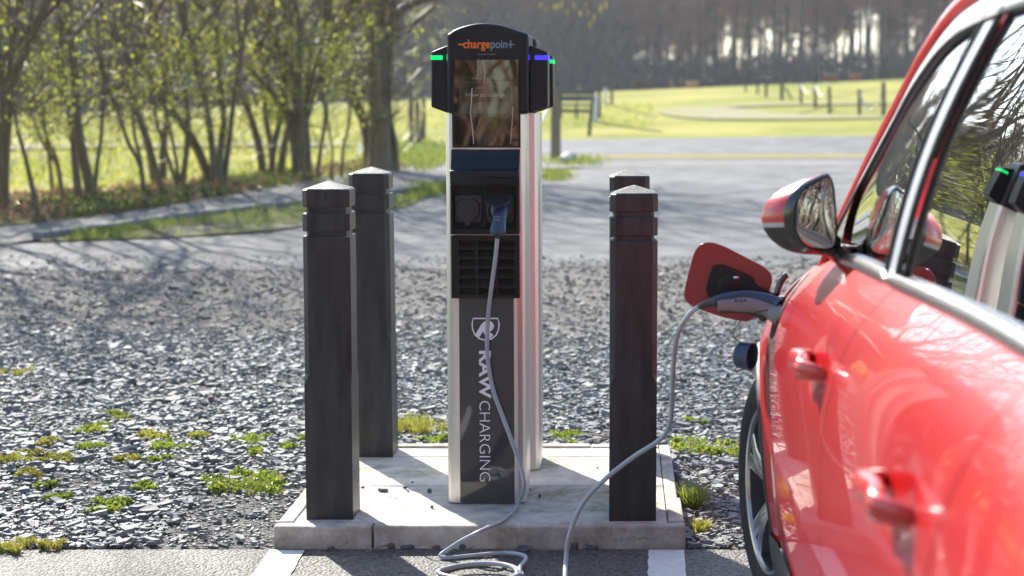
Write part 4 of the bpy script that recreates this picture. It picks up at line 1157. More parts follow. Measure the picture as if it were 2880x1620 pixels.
# wheels
def wheel(xo, yw, steer, flip):
    """xo: outer face x; axle along x"""
    cx_ = xo + (0.11 if not flip else -0.11)
    def tr(a, b, h):   # a,b in wheel plane (y,z), h outward
        x = -h if not flip else h; y = a
        c, s = math.cos(steer), math.sin(steer)
        return (cx_ + x*c - y*s, yw + x*s + y*c, 0.33 + b)
    root = None
    mb = MB(); mb.lathe([(0.228, -0.10), (0.27, -0.112), (0.31, -0.10), (0.324, -0.075), (0.33, -0.03), (0.33, 0.03), (0.324, 0.075), (0.31, 0.10), (0.285, 0.111), (0.262, 0.1125), (0.24, 0.106), (0.229, 0.098)], tr, 56)
    wh = mb.build('wheel', M_rubber, car, smooth=35)
    mb = MB(); mb.lathe([(0.231, 0.100), (0.224, 0.105), (0.216, 0.102), (0.214, 0.094)], tr, 56); ri = mb.build('rim', M_rim, wh, smooth=35)
    mb = MB(); mb.lathe([(0.2145, 0.095), (0.212, 0.085), (0.20, 0.02), (0.19, -0.08)], tr, 56); mb.build('rim_barrel', M_rimd, wh, smooth=35)
    mb = MB(); mb.lathe([(0.0, 0.02), (0.2, 0.02)], tr, 40); mb.build('brake_disc', M_rimd, wh)
    for k in range(5):
        a0 = math.radians(72*k + 20)
        mb = MB()
        for off in (-0.17, 0.17):
            a = a0 + off
            def q(r, w, h, aa):
                return tr(r*math.cos(aa) - w*math.sin(aa), r*math.sin(aa) + w*math.cos(aa), h)
            R_ = []
            for r, w, h in ((0.045, 0.020, 0.075), (0.10, 0.019, 0.092), (0.16, 0.020, 0.098), (0.222, 0.026, 0.097)):
                aa = a0 + off * (r/0.222)
                R_.append([q(r, -w, h-0.004, aa), q(r, -w*0.6, h, aa), q(r, w*0.6, h, aa), q(r, w, h-0.004, aa), q(r, w, h-0.045, aa), q(r, -w, h-0.045, aa)])
            mb.loft(R_)
        mb.build('spoke', M_rim, wh, smooth=30)
    mb = MB(); mb.lathe([(0.0, 0.09), (0.03, 0.09), (0.05, 0.082), (0.055, 0.05)], tr, 24); mb.build('hub', M_rim, wh, smooth=35)
wheel(0.388, YW, math.radians(9), False); wheel(0.388, YR, 0, False)
wheel(2*Xc - 0.388, YW, math.radians(9), True); wheel(2*Xc - 0.388, YR, 0, True)
# charge port, flap, dangling cap
YF = 4.43
mb = MB(); fl_px = smooth_closed([(1955, 705), (1985, 682), (2030, 690), (2100, 725), (2155, 755), (2172, 785), (2160, 830), (2140, 875), (2112, 900), (2080, 902), (2010, 885), (1950, 862), (1927, 842), (1925, 815), (1938, 760)], 4)
def flp(Yo): return lambda a, b, d: gy(a, b, YF + 0.04*((2050 - a)/250.0) + d)
M_flap = mat('flap_red', (0.27, 0.005, 0.014), rough=0.25, coat=0.6, var=0.03)  # body red darkened: thinner inner paint, plus backlit shade put into the colour
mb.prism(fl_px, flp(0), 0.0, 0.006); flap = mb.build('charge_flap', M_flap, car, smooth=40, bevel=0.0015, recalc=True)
plate = [(1985, 812), (1996, 770), (2004, 748), (2030, 743), (2100, 770), (2120, 782), (2124, 800), (2172, 824), (2172, 846), (2120, 840), (2090, 852), (2040, 850), (2000, 838), (1988, 826)]
mb = MB(); mb.prism(plate, flp(0), -0.009, -0.0005); mb.build('flap_mechanism', M_black, flap, smooth=0, bevel=0.002, recalc=True)
c = gy(2060, 800, YF - 0.008); mb = MB(); mb.lathe([(0.0, 0.006), (0.018, 0.006), (0.024, 0.003), (0.026, 0.0)], lambda p, q, d: (c.x + p*1.5, c.y - d, c.z + q), 20); mb.build('flap_latch', M_black, flap, smooth=40)
c = gy(2071, 781, YF - 0.012); mb = MB(); mb.lathe([(0.0, 0.003), (0.007, 0.002), (0.009, 0.0)], lambda p, q, d: (c.x + p, c.y - d, c.z + q*0.6), 12); mb.build('screw', M_chrome, flap, smooth=40)
mb = MB(); mb.tube(bez([gy(2150, 822, YF - 0.01), gy(2185, 838, YF - 0.03), gy(2215, 842, YF - 0.07)], 5), 0.009, 8); mb.build('flap_hinge', M_black, flap, smooth=50)
yp = 4.30
mb = MB()
def onside(y, z, off): return Vector((side(y, z) + off, y, z))
ring_ = [(yp + 0.075*math.cos(t), 0.868 + 0.085*math.sin(t)) for t in np.linspace(0, 2*math.pi, 25)[:-1]]
mb.loft([[onside(y, z, -0.002) for y, z in ring_], [onside(yp + (y-yp)*.8, 0.868 + (z-.868)*.8, -0.004) for y, z in ring_], [onside(yp + (y-yp)*.75, 0.868 + (z-.868)*.75, 0.004) for y, z in ring_]], False, True)
mb.build('charge_port', M_black, car, smooth=40)
mb = MB(); mb.tube(bez([gy(2183, 832, 4.36), gy(2192, 805, 4.36), gy(2206, 780, 4.36), gy(2216, 772, 4.36)], 5), [0.006, 0.009, 0.009, 0.009] + [0.009]*11 + [0.005], 8); mb.build('flap_recess', M_gloss, car, smooth=50)
# plug at the car (part of the charging cable)
YQ = 4.36
mb = MB(); pq = [on(2018, 858, YQ), on(2060, 855, YQ), on(2105, 856, YQ - .005), on(2145, 864, YQ - .012), on(2172, 876, YQ - .02), on(2186, 884, YQ - .03), on(2200, 888, YQ - .035)]
npq = len(bez(pq, 4)); mb.tube(bez(pq, 4), list(np.interp(np.linspace(0, 1, npq), [0, .25, .5, .75, 1], [.017, .021, .021, .024, .030])), 16)
hp_ = mb.build('car_plug', M_plugl, cab, smooth=60)
mb = MB(); pq = [on(2008, 846, YQ), on(2050, 836, YQ), on(2100, 832, YQ), on(2145, 838, YQ - .01), on(2180, 850, YQ - .02), on(2195, 858, YQ - .03)]
npq = len(bez(pq, 4)); mb.tube(bez(pq, 4), list(np.interp(np.linspace(0, 1, npq), [0, .3, .6, 1], [.011, .0135, .0145, .017])), 14, flat=1.0); mb.build('plug_shell', M_plug, hp_, smooth=60)
mb = MB(); pq = [on(2022, 872, YQ), on(2070, 868, YQ), on(2110, 872, YQ - .004), on(2142, 888, YQ - .012), on(2152, 902, YQ - .02)]
npq = len(bez(pq, 4)); mb.tube(bez(pq, 4), list(np.interp(np.linspace(0, 1, npq), [0, .4, .8, 1], [.009, .0125, .012, .006])), 12); mb.build('plug_grip', M_plugd, hp_, smooth=60)
mb = MB(); mb.tube([on(1968, 861, 4.398), on(1990, 852, 4.38), on(2018, 848, YQ + .005)], [0.0085, 0.011, 0.0125], 12); mb.build('cable_gland', M_plugd, hp_, smooth=60)
c = on(2085, 846, YQ - 0.0235); e = on(2050, 846, YQ - 0.0235)
text('lettering', 'KIA', M_black, hp_, (c.x, c.y, c.z - 0.0035), (1, 0, 0.0), (0, 0, 1), 0.008, 0.032, 0.0, 0.01)
cc = on(2096, 1000, 4.33); ax = Vector((0.86, -0.5, -0.06)).normalized(); a1 = ax.cross(Vector((0, 0, 1))).normalized(); a2 = ax.cross(a1)
mb = MB(); mb.lathe([(0.0, -0.022), (0.028, -0.022), (0.034, -0.016), (0.036, 0.02), (0.0335, 0.02), (0.031, -0.012), (0.0, -0.014)], lambda p, q, d: cc + a1*p + a2*q + ax*d, 28)
cap = mb.build('port_cap', M_plug, car, smooth=40)
mb = MB(); mb.tube(bez([cc - ax*0.02 + Vector((0, 0, 0.034)), on(2063, 940, 4.33), on(2085, 900, 4.32), on(2120, 880, 4.31), on(2160, 872, 4.30)], 5), 0.0016, 6); mb.build('cap_tether', M_black, cap, smooth=60)
# ================================================================== hedge trees
M_bark = mat('bark', (0.1, 0.078, 0.045), rough=0.8, col2=(0.21, 0.17, 0.105), scale=9, stretch=(3, 3, 0.7), bump=0.8, bscale=30)
M_twig = mat('twig', (0.15, 0.105, 0.066), rough=0.5, var=0.3, scale=6)
M_leaf = leaf_mat('spring_leaf', (0.42, 0.5, 0.035), (0.72, 0.74, 0.1), 0.68, 0.3)
def leaves_mesh(name, pts, size, material, parent, seed=0, up=0.3):
    r = np.random.default_rng(seed); P = np.array(pts); n = len(P)
    b = root_base(parent); P = P - np.array([b.x, b.y, b.z])
    d = r.normal(0, 1, (n, 3)); d[:, 2] += up; d /= np.linalg.norm(d, axis=1)[:, None]
    e = np.cross(d, r.normal(0, 1, (n, 3))); e /= np.linalg.norm(e, axis=1)[:, None]
    s = (size * r.uniform(0.6, 1.35, n))[:, None]
    nn = np.cross(d, e) * 0.18
    V = np.stack([P, P + d*s*0.5 + e*s*0.33 + nn*s, P + d*s, P + d*s*0.5 - e*s*0.33 + nn*s], 1).reshape(-1, 3)
    q = np.arange(n*4).reshape(n, 4)
    return mesh_np(name, V, [q], material, parent)
def rv(s): return Vector((random.gauss(0, s), random.gauss(0, s), random.gauss(0, s)))
def grow_br(mb, leaves, p, d, L, r, lvl, maxlvl, sides=5, upb=0.12, leafy=1.0):
    n = 5 if lvl < 2 else 4
    pts = [p.copy()]; dd = d.copy(); rs = [r]
    for i in range(n):
        dd = (dd + rv(0.2) + Vector((0, 0, upb))).normalized()
        p = p + dd * (L / n); pts.append(p.copy()); rs.append(r * (1 - 0.6*(i+1)/n))
        if lvl < maxlvl and i >= (1 if lvl == 0 else 0):
            for _ in range(2 if (lvl >= 2 or (lvl == 1 and random.random() < 0.3)) else 1):
                if random.random() < 0.88:
                    ax = dd.orthogonal().normalized(); ax.rotate(Matrix.Rotation(random.uniform(0, 6.28), 3, dd))
                    cd = (dd * random.uniform(0.55, 1.0) + ax * random.uniform(0.5, 1.0)).normalized()
                    grow_br(mb, leaves, p.copy(), cd, L * random.uniform(0.42, 0.7), max(rs[-1] * random.uniform(0.5, 0.8), 0.003), lvl + 1, maxlvl, 4 if lvl < 1 else 3, upb * 0.7, leafy)
        if lvl >= 2 or (lvl == 1 and i > 2):
            k = int(leafy * random.uniform(0, 1.7) + 0.06)
            for _ in range(k): leaves.append(tuple(p + rv(0.03)))
    mb.tube(pts, rs, sides, caps=False)
def hedge_tree(label, stems, top=5.5, leafy=1.0, crown=1.0, kind='hedge_tree'):
    b0 = T(*stems[0][0][0])
    root = thing(kind, label, 'tree', tuple(b0), 'budding trees of the hedge beside the footpath')
    tr, tw, leaves = MB(), MB(), []
    for pts, rpx in stems:
        base = T(*pts[0]); Y = base.y; dyy = random.uniform(-0.12, 0.12)
        W = [Vector((base.x, base.y, base.z - 0.08))] + [gy(u, v, Y + dyy*(i+1)) for i, (u, v) in enumerate(pts[1:])]
        P = bez(W, 4); r0 = rpx * Y / F
        n = len(P)
        rs = [r0 * ((1.0 + 0.5*math.exp(-i*1.1)) - 0.42*i/n) for i in range(n)]
        tr.tube(P, rs, 9, caps=False)
        d = (P[-1] - P[-3]).normalized(); d = (d + Vector((0, 0, 0.6))).normalized()
        hgt = max(0.6, top - (P[-1].z - base.z))
        grow_br(tw, leaves, P[-1], d, min(hgt, 4.2) * random.uniform(0.8, 1.05) * crown, rs[-1] * 1.0, 0, 2, 6, 0.14, leafy)
        if r0 > 0.025:
            for _ in range(2):
                j = max(2, n - 2 - random.randrange(0, 6)); dz = (d + Vector((random.gauss(0, .5), random.gauss(0, .5), 0.2))).normalized()
                grow_br(tw, leaves, P[j], dz, min(hgt + 0.6, 4.6) * random.uniform(0.8, 1.05) * crown, rs[j] * 0.8, 0, 2, 6, 0.14, leafy)
        for i in range(3, n):
            hz = P[i].z - base.z
            if hz > 0.8 and random.random() < 0.6:
                ax = Vector((random.gauss(0, 1), random.gauss(0, 1), random.uniform(0.0, 0.9))).normalized()
                grow_br(tw, leaves, P[i], ax, random.uniform(0.4, 1.1) * crown, max(0.004, rs[i]*0.2), 2 if random.random() < .75 else 1, 3, 4, 0.10, leafy)
    trunk = tr.build('trunk', M_bark, root, smooth=60)
    br = tw.build('branches', M_twig, root, smooth=60)
    leaves = [q for q in leaves if q[2] < b0.z + 3.2 or random.random() < 0.12]
    if leaves: leaves_mesh('foliage', leaves, 0.043, M_leaf, root, len(leaves))
    return root
HT = []
HT.append(hedge_tree('thick forked tree at the far left of the hedge, leaning away from the others', [([(10, 590), (12, 480), (22, 330), (40, 220), (85, 110), (135, 0)], 15), ([(12, 590), (14, 420), (20, 260), (35, 120), (55, 0)], 11), ([(4, 590), (4, 400), (8, 250), (-10, 100), (-25, 0)], 12)], 7.0))
HT.append(hedge_tree('pair of thin leaning saplings between the forked tree and the twin trunks', [([(105, 610), (78, 480), (50, 370), (38, 280), (30, 120)], 5), ([(112, 608), (88, 500), (62, 400), (46, 330), (60, 150)], 4.5)], 4.5, 0.9))
HT_extra = hedge_tree('single thin stem slanting left beside the twin dark trunks', [([(182, 575), (165, 480), (120, 400), (85, 310), (62, 240)], 5)], 4.5, 0.9)
HT.append(hedge_tree('tree with twin dark trunks joined low down in the hedge', [([(265, 566), (240, 470), (225, 400), (215, 320), (210, 200), (195, 80), (190, 0)], 16), ([(224, 562), (212, 470), (205, 380), (195, 320), (180, 250), (170, 120), (165, 0)], 12), ([(262, 566), (272, 470), (285, 380), (288, 280), (290, 150)], 7)], 7.0))
HT.append(hedge_tree('slim multi-stemmed tree leaning left of the upright grey stem', [([(405, 557), (395, 470), (360, 400), (330, 310), (305, 250), (280, 150)], 7), ([(410, 555), (395, 450), (378, 380), (372, 300), (360, 150)], 6)], 6.0))
HT_stem = hedge_tree('single slanting stem between the slim tree and the upright grey stem', [([(455, 540), (430, 440), (405, 370), (385, 320), (350, 230)], 8.5)], 6.0)
HT.append(hedge_tree('hedge tree with one upright pale grey stem and thinner companions', [([(507, 533), (468, 430), (440, 340), (430, 280), (410, 120)], 6), ([(507, 533), (492, 430), (475, 350), (465, 280), (470, 120)], 5.5), ([(507, 533), (525, 420), (528, 330), (520, 250), (505, 180), (520, 60)], 9)], 6.0))
HT.append(hedge_tree('spreading clump with heavy stems slanting left from one base', [([(600, 520), (560, 430), (520, 360), (480, 310), (440, 250), (380, 160), (330, 110)], 14), ([(602, 522), (598, 430), (585, 330), (565, 230), (545, 150), (520, 60), (505, 0)], 11), ([(612, 522), (620, 420), (630, 340), (618, 250), (612, 120), (610, 0)], 11), ([(626, 520), (640, 430), (650, 345), (662, 248), (683, 124), (700, 30)], 9)], 7.5))
HT.append(hedge_tree('crooked tree with a bent elbow stem in the middle of the hedge', [([(761, 500), (770, 410), (785, 350), (795, 280), (800, 200), (775, 120), (735, 30)], 10), ([(742, 500), (728, 410), (705, 330), (682, 268), (640, 250)], 12)], 6.5, 1.1))
HT.append(hedge_tree('dense brown thicket of many stems rising from one stool', [([(830, 505), (825, 420), (810, 350), (800, 280), (805, 120)], 9), ([(850, 507), (850, 400), (845, 300), (840, 180), (850, 60)], 11), ([(870, 505), (865, 400), (860, 300), (875, 150)], 10), ([(888, 500), (905, 400), (915, 320), (900, 200), (910, 60)], 6), ([(855, 507), (835, 400), (800, 320), (760, 250), (740, 200), (720, 110)], 10), ([(842, 506), (830, 440), (836, 330), (826, 200)], 8)], 6.5, 1.2))
HT.append(hedge_tree('big old tree of fused trunks at the end of the hedge', [([(1040, 478), (1035, 400), (1020, 330), (990, 270), (965, 180), (930, 60), (915, 0)], 17), ([(1060, 480), (1060, 380), (1055, 300), (1050, 200), (1045, 100), (1035, 0)], 25), ([(1095, 480), (1090, 380), (1085, 300), (1085, 180), (1090, 80), (1110, 0)], 19), ([(1075, 482), (1075, 360), (1070, 250), (1065, 120), (1060, 0)], 24), ([(1115, 480), (1112, 400), (1097, 330), (1097, 220), (1105, 80), (1115, 0)], 8)], 10.5, 0.8, 1.25))
HT.append(hedge_tree('young leafy tree standing before the big fused trunk', [([(960, 500), (965, 420), (985, 320), (970, 200), (985, 80)], 5), ([(930, 505), (935, 420), (920, 320), (935, 180)], 4)], 5.0, 2.0))
# further trees of the same hedge: beyond the frame on the left and in the second row
def place(src, u, v, label, rz=0.0, sc=1.0, dy=0.0):
    c = copy_tree(src); p = T(u, v)
    c.location = (p.x, p.y + dy, ground_z(p.x, p.y + dy) - 0.02); c.rotation_euler = (0, 0, rz); c.scale = (sc, sc, sc)
    c['label'] = label; return c
k = 'leafy budding tree in the second row of the hedge, seen between the front stems'
for i, (s, u, dy, rz, sc) in enumerate(((3, 60, 1.6, 1.2, 1.0), (6, 350, 2.0, 0.7, 1.05), (6, 700, 1.8, 3.6, 1.0))):
    place(HT[s], u, 560 - u*0.07, k, rz, sc, dy)
k = 'bare branched tree of the hedge continuing past the forked tree'
for s, u, v, rz in ((5, -260, 640, 1.0), (0, -800, 690, 0.4), (8, -1400, 660, 1.5), (8, -2300, 760, 0.3)):
    place(HT[s], u, v, k, rz)
# small tree beside the posts
HT.append(hedge_tree('slender twiggy tree beside the three wooden posts', [([(1178, 415), (1180, 330), (1172, 220), (1185, 100), (1180, 0)], 3.2), ([(1180, 415), (1190, 320), (1196, 200), (1215, 60)], 2.6)], 6.5, 1.0))

# brushwood, ivy and grass (uncountable)
def ribbons(name, P, D, W, material, parent=None):
    """two-segment tapering blades: P base (n,3), D end offset (n,3), W width (n)"""
    n = len(P); r = np.random.default_rng(n)
    s = np.cross(D, r.normal(0, 1, (n, 3))); s /= (np.linalg.norm(s, axis=1)[:, None] + 1e-9)
    mid = P + D*0.55 + r.normal(0, 1, (n, 3)) * np.linalg.norm(D, axis=1)[:, None] * 0.07
    w = W[:, None]
    V = np.stack([P - s*w, P + s*w, mid + s*w*0.75, mid - s*w*0.75, P + D + s*w*0.15, P + D - s*w*0.15], 1).reshape(-1, 3)
    b = (np.arange(n)*6)[:, None]
    q = np.concatenate([b + np.array([0, 1, 2, 3]), b + np.array([3, 2, 4, 5])], 0)
    return mesh_np(name, V, [q], material, parent)
def hedge_line(n, y_off, u0=-900, u1=1130):
    us = rng.uniform(u0, u1, n); out = []
    cache = {}
    for u in us:
        k = round(u / 25) * 25
        if k not in cache: cache[k] = T(k, 575 - k*0.085)
        p = cache[k]; out.append((p.x + (u - k) * p.y / F, p.y, p.z))
    P = np.array(out); P[:, 1] += rng.uniform(*y_off, n); return P
n = 5500
P = hedge_line(n, (0.2, 3.0)); P[:, 2] += rng.uniform(0, 1, n)**0.75 * 3.6
D = rng.normal(0, 0.3, (n, 3)); D[:, 2] = np.abs(D[:, 2]) + 0.15; D *= rng.uniform(0.6, 2.0, (n, 1))
o = ribbons('brushwood', P, D, rng.uniform(0.0025, 0.007, n), M_twig)
tag(o, 'tangled brown brushwood and twigs filling the hedge', 'brushwood', None, 'stuff')
n = 1300
P = hedge_line(n, (0.2, 4.0)); P[:, 2] += 0.5 + rng.uniform(0, 1, n)**0.6 * 3.4
o = leaves_mesh('hedge_leaves', P, 0.045, M_leaf, None, 5); tag(o, 'scattered fresh lime leaves on the hedge twigs', 'leaves', None, 'stuff')
M_ivy = leaf_mat('ivy_leaf', (0.05, 0.08, 0.015), (0.24, 0.3, 0.05), 0.4, 0.25)
bk1 = bez([T(-900, 692), T(-300, 669), T(0, 641), T(224, 617), T(410, 591), T(559, 566), T(760, 531), T(981, 490), T(1130, 470)], 12)
bk2 = bez([T(-900, 640), T(-300, 620), T(0, 592), T(224, 570), T(410, 545), T(559, 525), T(760, 495), T(981, 466), T(1110, 458)], 12)
def bank(n, pw=1.0, zmax=0.25, zp=2.5, thr=-1.0):
    out = []
    while len(out) < n:
        i = random.random() * (len(bk1) - 1.001); a = int(i)
        p = bk1[a].lerp(bk1[a+1], i-a).lerp(bk2[a].lerp(bk2[a+1], i-a), random.random()**pw)
        if mnoise.noise(p * 0.8) < thr: continue
        out.append((p.x, p.y, ground_z(p.x, p.y) + 0.03 + zmax*random.random()**zp))
    return np.array(out)
P = bank(6000, 1.0, 0.07, 2.2, -0.05)
o = leaves_mesh('ivy', P, 0.06, M_ivy, None, 6, up=0.9); tag(o, 'dark glossy ivy and low plants along the foot of the hedge', 'ground cover', None, 'stuff')
M_deadleaf = leaf_mat('dead_leaf', (0.16, 0.09, 0.045), (0.4, 0.27, 0.16), 0.3, 0.6)
P = np.concatenate([bank(3500, 0.9, 0.05), hedge_line(2500, (0.0, 2.6)) + np.array([0, 0, 0.03])])
o = leaves_mesh('dead_leaves', P, 0.08, M_deadleaf, None, 8, up=0.5); tag(o, 'dry brown leaves lying under the hedge', 'leaf litter', None, 'stuff')
M_grass = leaf_mat('grass_blade', (0.12, 0.17, 0.03), (0.3, 0.33, 0.07), 0.5, 0.4)
def grass(name, P, h, w, label, m=M_grass):
    n = len(P); D = rng.normal(0, 0.35, (n, 3)); D[:, 2] = 1; D *= (h * rng.uniform(0.5, 1.3, n))[:, None]
    tag(ribbons(name, P, D, np.full(n, w), m), label, 'grass', None, 'stuff')
vp1, vp2 = bez(v1, 10), bez(v2, 10)
P = []
for _ in range(4200):
    t = random.random(); i = t * (min(len(vp1), len(vp2)) - 1.001); a = int(i)
    p = vp1[a].lerp(vp1[a+1], i-a).lerp(vp2[a].lerp(vp2[a+1], i-a), random.random()**0.8)
    if mnoise.noise(p * 1.1) > -0.02: P.append((p.x, p.y, ground_z(p.x, p.y) + 0.01))
grass('verge_grass', np.array(P), 0.075, 0.006, 'tufts of bright grass on the verge beside the footpath')
def px_patch(n, poly):
    (u0, v0), (u1, v1_) = poly; return [T((u0+u1)/2 + random.gauss(0, .27)*(u1-u0), (v0+v1_)/2 + random.gauss(0, .25)*(v1_-v0)) for _ in range(n)]
P = [tuple(p + Vector((0, 0, .01))) for p in px_patch(700, ((1160, 525), (1262, 552))) + px_patch(500, ((1520, 490), (1600, 512))) + px_patch(500, ((1545, 445), (1700, 470)))]
grass('kerb_grass', np.array(P), 0.10, 0.009, 'grass patches growing beside the road behind the chargers')
P = [tuple(p) for p in px_patch(5000, ((1110, 405), (1262, 470)))]
grass('path_side_grass', np.array(P), 0.13, 0.012, 'lush grass bank beside the footpath and wooden posts')
ys_f = rng.uniform(24, 75, 15000)
xs_f = rng.uniform(-0.42, 0.26, 15000) * ys_f
kk = ~((ys_f < 50) & (xs_f > -0.14*ys_f)) & (xs_f < 0.02*ys_f)
P = np.array([(a, b, ground_z(a, b)) for a, b in zip(xs_f[kk], ys_f[kk])])
M_fblade = leaf_mat('pasture_blade', (0.24, 0.28, 0.03), (0.44, 0.42, 0.08), 0.5, 0.5)
grass('pasture_grass', P, 0.11, 0.025, 'short yellow green pasture grass', M_fblade)

# ================================================================== far wood
M_wbark = mat('wood_bark', (0.09, 0.07, 0.056), rough=0.9, var=0.4, scale=1.2, stretch=(1, 1, 0.2))
M_wtwig = mat('wood_twig', (0.3, 0.165, 0.115), rough=0.9, var=0.35, scale=0.5)
def wood_proto(seed, h, r, low):
    random.seed(seed)
    root = thing('woodland_tree', 'bare woodland tree with tall straight trunk beyond the pasture', 'tree', (0, 0, 0), 'trees of the far wood')
    tr, tw = MB(), MB(); P = []
    x = y = 0
    for i in range(9):
        P.append(Vector((x, y, h*i/8 - 0.2))); x += random.gauss(0, 0.1); y += random.gauss(0, 0.1)
    tr.tube(P, [r*(1.15 - i/8.5) for i in range(9)], 7, caps=False)
    for _ in range(64):
        f = low + (1 - low)*random.random()**0.9; i = min(7, int(f*8)); p = P[i].lerp(P[i+1], f*8 - i)
        a = random.uniform(0, 6.28); L = (1 - f*0.62) * random.uniform(1.6, 3.6)
        d = Vector((math.cos(a), math.sin(a), random.uniform(0.15, 0.9))).normalized()
        q = p; pts = [p]
        for s in range(3):
            d = (d + rv(0.16) + Vector((0, 0, .05))).normalized(); q = q + d*L/3; pts.append(q)
            for _ in range(8):
                e = (d + rv(0.7)).normalized(); t0 = q - d*L/3*random.random()
                m1 = t0 + e*random.uniform(0.4, 1.0); m2 = m1 + (e + rv(0.4)).normalized()*random.uniform(0.3, 0.8)
                tw.tube([t0, m1, m2], [0.03, 0.022, 0.012], 3, caps=False)
        tw.tube(pts, [0.06, 0.045, 0.03, 0.015], 4, caps=False)
    tr.build('trunk', M_wbark, root, smooth=60); tw.build('crown', M_wtwig, root, smooth=60)
    return root
protos = [wood_proto(31, 17, 0.2, 0.48), wood_proto(32, 19, 0.24, 0.52), wood_proto(21, 17, 0.22, 0.24), wood_proto(22, 20, 0.28, 0.3), wood_proto(23, 15, 0.17, 0.16), wood_proto(24, 18, 0.19, 0.33)]
random.seed(5)
first = [True]*6
def put_wood(x, y, label=None, group=None, kind=None):
    i = kind if kind is not None else 2 + random.randrange(4)
    if first[i] and label is None: o = protos[i]; first[i] = False
    else: o = copy_tree(protos[i])
    o.location = (x, y, ground_z(x, y) - 0.1); o.rotation_euler = (0, 0, random.uniform(0, 6.28))
    s = random.uniform(0.85, 1.15); o.scale = (s, s, s * random.uniform(0.68, 0.86))
    if label: o['label'] = label; o['group'] = group
for i in range(185):
    y = random.choice((random.uniform(136, 146), random.uniform(140, 165), random.uniform(150, 190)))
    u = random.uniform(-500, 1760)
    x = (u - PU) / F * y
    put_wood(x, y)
for i in range(165):
    y = random.uniform(136, 178); u = 1700 + 2600*(i + random.random())/165
    put_wood((u - PU) / F * y, y, kind=random.choice((0, 1, 0, 1, 0, 1, 4)))
for i in range(22):
    put_wood(random.uniform(-22, 16), random.uniform(-32, -12), 'bare tree across the car park, facing the charger screens', 'trees across the car park')
n = 7000
P = np.stack([rng.uniform(-26, 22, n), rng.uniform(-24, -13, n), rng.uniform(0, 1, n)**1.3 * 5.5], -1)
D = rng.normal(0, 0.35, (n, 3)); D[:, 2] = np.abs(D[:, 2]) + 0.5; D *= rng.uniform(0.6, 1.8, (n, 1))
tag(ribbons('far_side_thicket', P, D, rng.uniform(0.015, 0.05, n), M_wtwig), 'brown thicket across the car park mirrored in the screens', 'thicket', None, 'stuff')
# undergrowth at the foot of the wood
n = 30000
ux = rng.uniform(-500, 4200, n); yy = rng.uniform(128, 142, n); xx = (ux - PU) / F * yy
hh = np.where(ux < 1760, 7.0, 2.4)
P = np.stack([xx, yy, np.array([ground_z(a, b) for a, b in zip(xx, yy)]) + rng.uniform(0, 1, n)**1.5 * hh], -1)
D = rng.normal(0, 0.5, (n, 3)); D[:, 2] = np.abs(D[:, 2]) + 0.5; D *= rng.uniform(0.7, 2.2, (n, 1))
M_under = mat('undergrowth', (0.085, 0.075, 0.065), rough=0.95, var=0.4, scale=0.3, island=0.4)
tag(ribbons('undergrowth', P, D, rng.uniform(0.02, 0.07, n), M_under), 'brown bramble undergrowth along the edge of the wood', 'undergrowth', None, 'stuff')
n = 16000
ux = rng.uniform(-500, 1750, n); yy = rng.uniform(150, 190, n); xx = (ux - PU) / F * yy
P = np.stack([xx, yy, np.array([ground_z(a, b) for a, b in zip(xx, yy)]) + rng.uniform(0, 1, n) * 9], -1)
D = rng.normal(0, 0.8, (n, 3)); D[:, 2] = np.abs(D[:, 2]) + 0.6; D *= rng.uniform(0.8, 2.4, (n, 1))
tag(ribbons('wood_thicket', P, D, rng.uniform(0.04, 0.12, n), M_under), 'dense grey brown depth of the far wood', 'wood', None, 'stuff')

# ================================================================== posts, ropes, bench, cattle
M_post = mat('weathered_wood', (0.13, 0.105, 0.07), rough=0.85, col2=(0.24, 0.2, 0.13), scale=14, stretch=(4, 4, 0.6), bump=0.5, bscale=40)
M_postd = mat('dark_post', (0.065, 0.055, 0.042), rough=0.85, var=0.4, scale=14, stretch=(4, 4, 0.6))
M_boardw = mat('pale_board', (0.6, 0.6, 0.58), rough=0.6, var=0.1)
M_rope = mat('rope', (0.62, 0.58, 0.5), rough=0.8, var=0.2, scale=40)
M_roped = mat('dark_rope', (0.16, 0.14, 0.11), rough=0.85, var=0.2, scale=40)
def post(label, ub, vb, vt_, wpx, ut=None, material=M_post, group=None, square=False):
    b = T(ub, vb); t = gy(ut if ut is not None else ub, vt_, b.y); r = wpx * (1.0 if wpx > 20 else 1.35) * b.y / F / 2
    mb = MB(); lo = b - Vector((0, 0, 0.15))
    n_ = 4 if square else 9
    ax = [lo, b, b.lerp(t, .5), t - (t-b)*0.02, t]
    mb.tube(ax, [r*1.05, r*1.05, r, r*0.98, r*0.8], n_)
    o = mb.build('wooden_post', material, None, smooth=0 if square else 40)
    me = o.data
    for v in me.vertices: v.co -= b
    o.location = b
    tag(o, label, 'post', group)
    return b, t
post('stout square wooden gate post beside the bench, mossy at its foot', 1563, 450, 248, 28, square=True)
b1 = post('leaning dark post with a rope, beside the white board', 1657, 380, 270, 8, 1668, M_postd)
post('pale painted board on a stake between two dark posts', 1674, 345, 268, 9, 1678, M_boardw)
b2 = post('dark upright post behind the white board', 1685, 330, 251, 8, None, M_postd)
post('thin pale stake of the rope fence beyond the white board', 1703, 298, 246, 6, None, M_boardw)
post('short rope fence stake farthest along from the bench', 1721, 291, 238, 6, 1720, M_postd)
post('dark wooden post of the trio beside the slender tree, thickest', 1157, 414, 277, 9, None, M_postd)
post('second post of the trio beside the slender tree, pale topped', 1171, 412, 280, 7, None, M_post)
post('third post of the trio beside the slender tree, set farther back', 1192, 396, 275, 8, None, M_postd)
FP = []
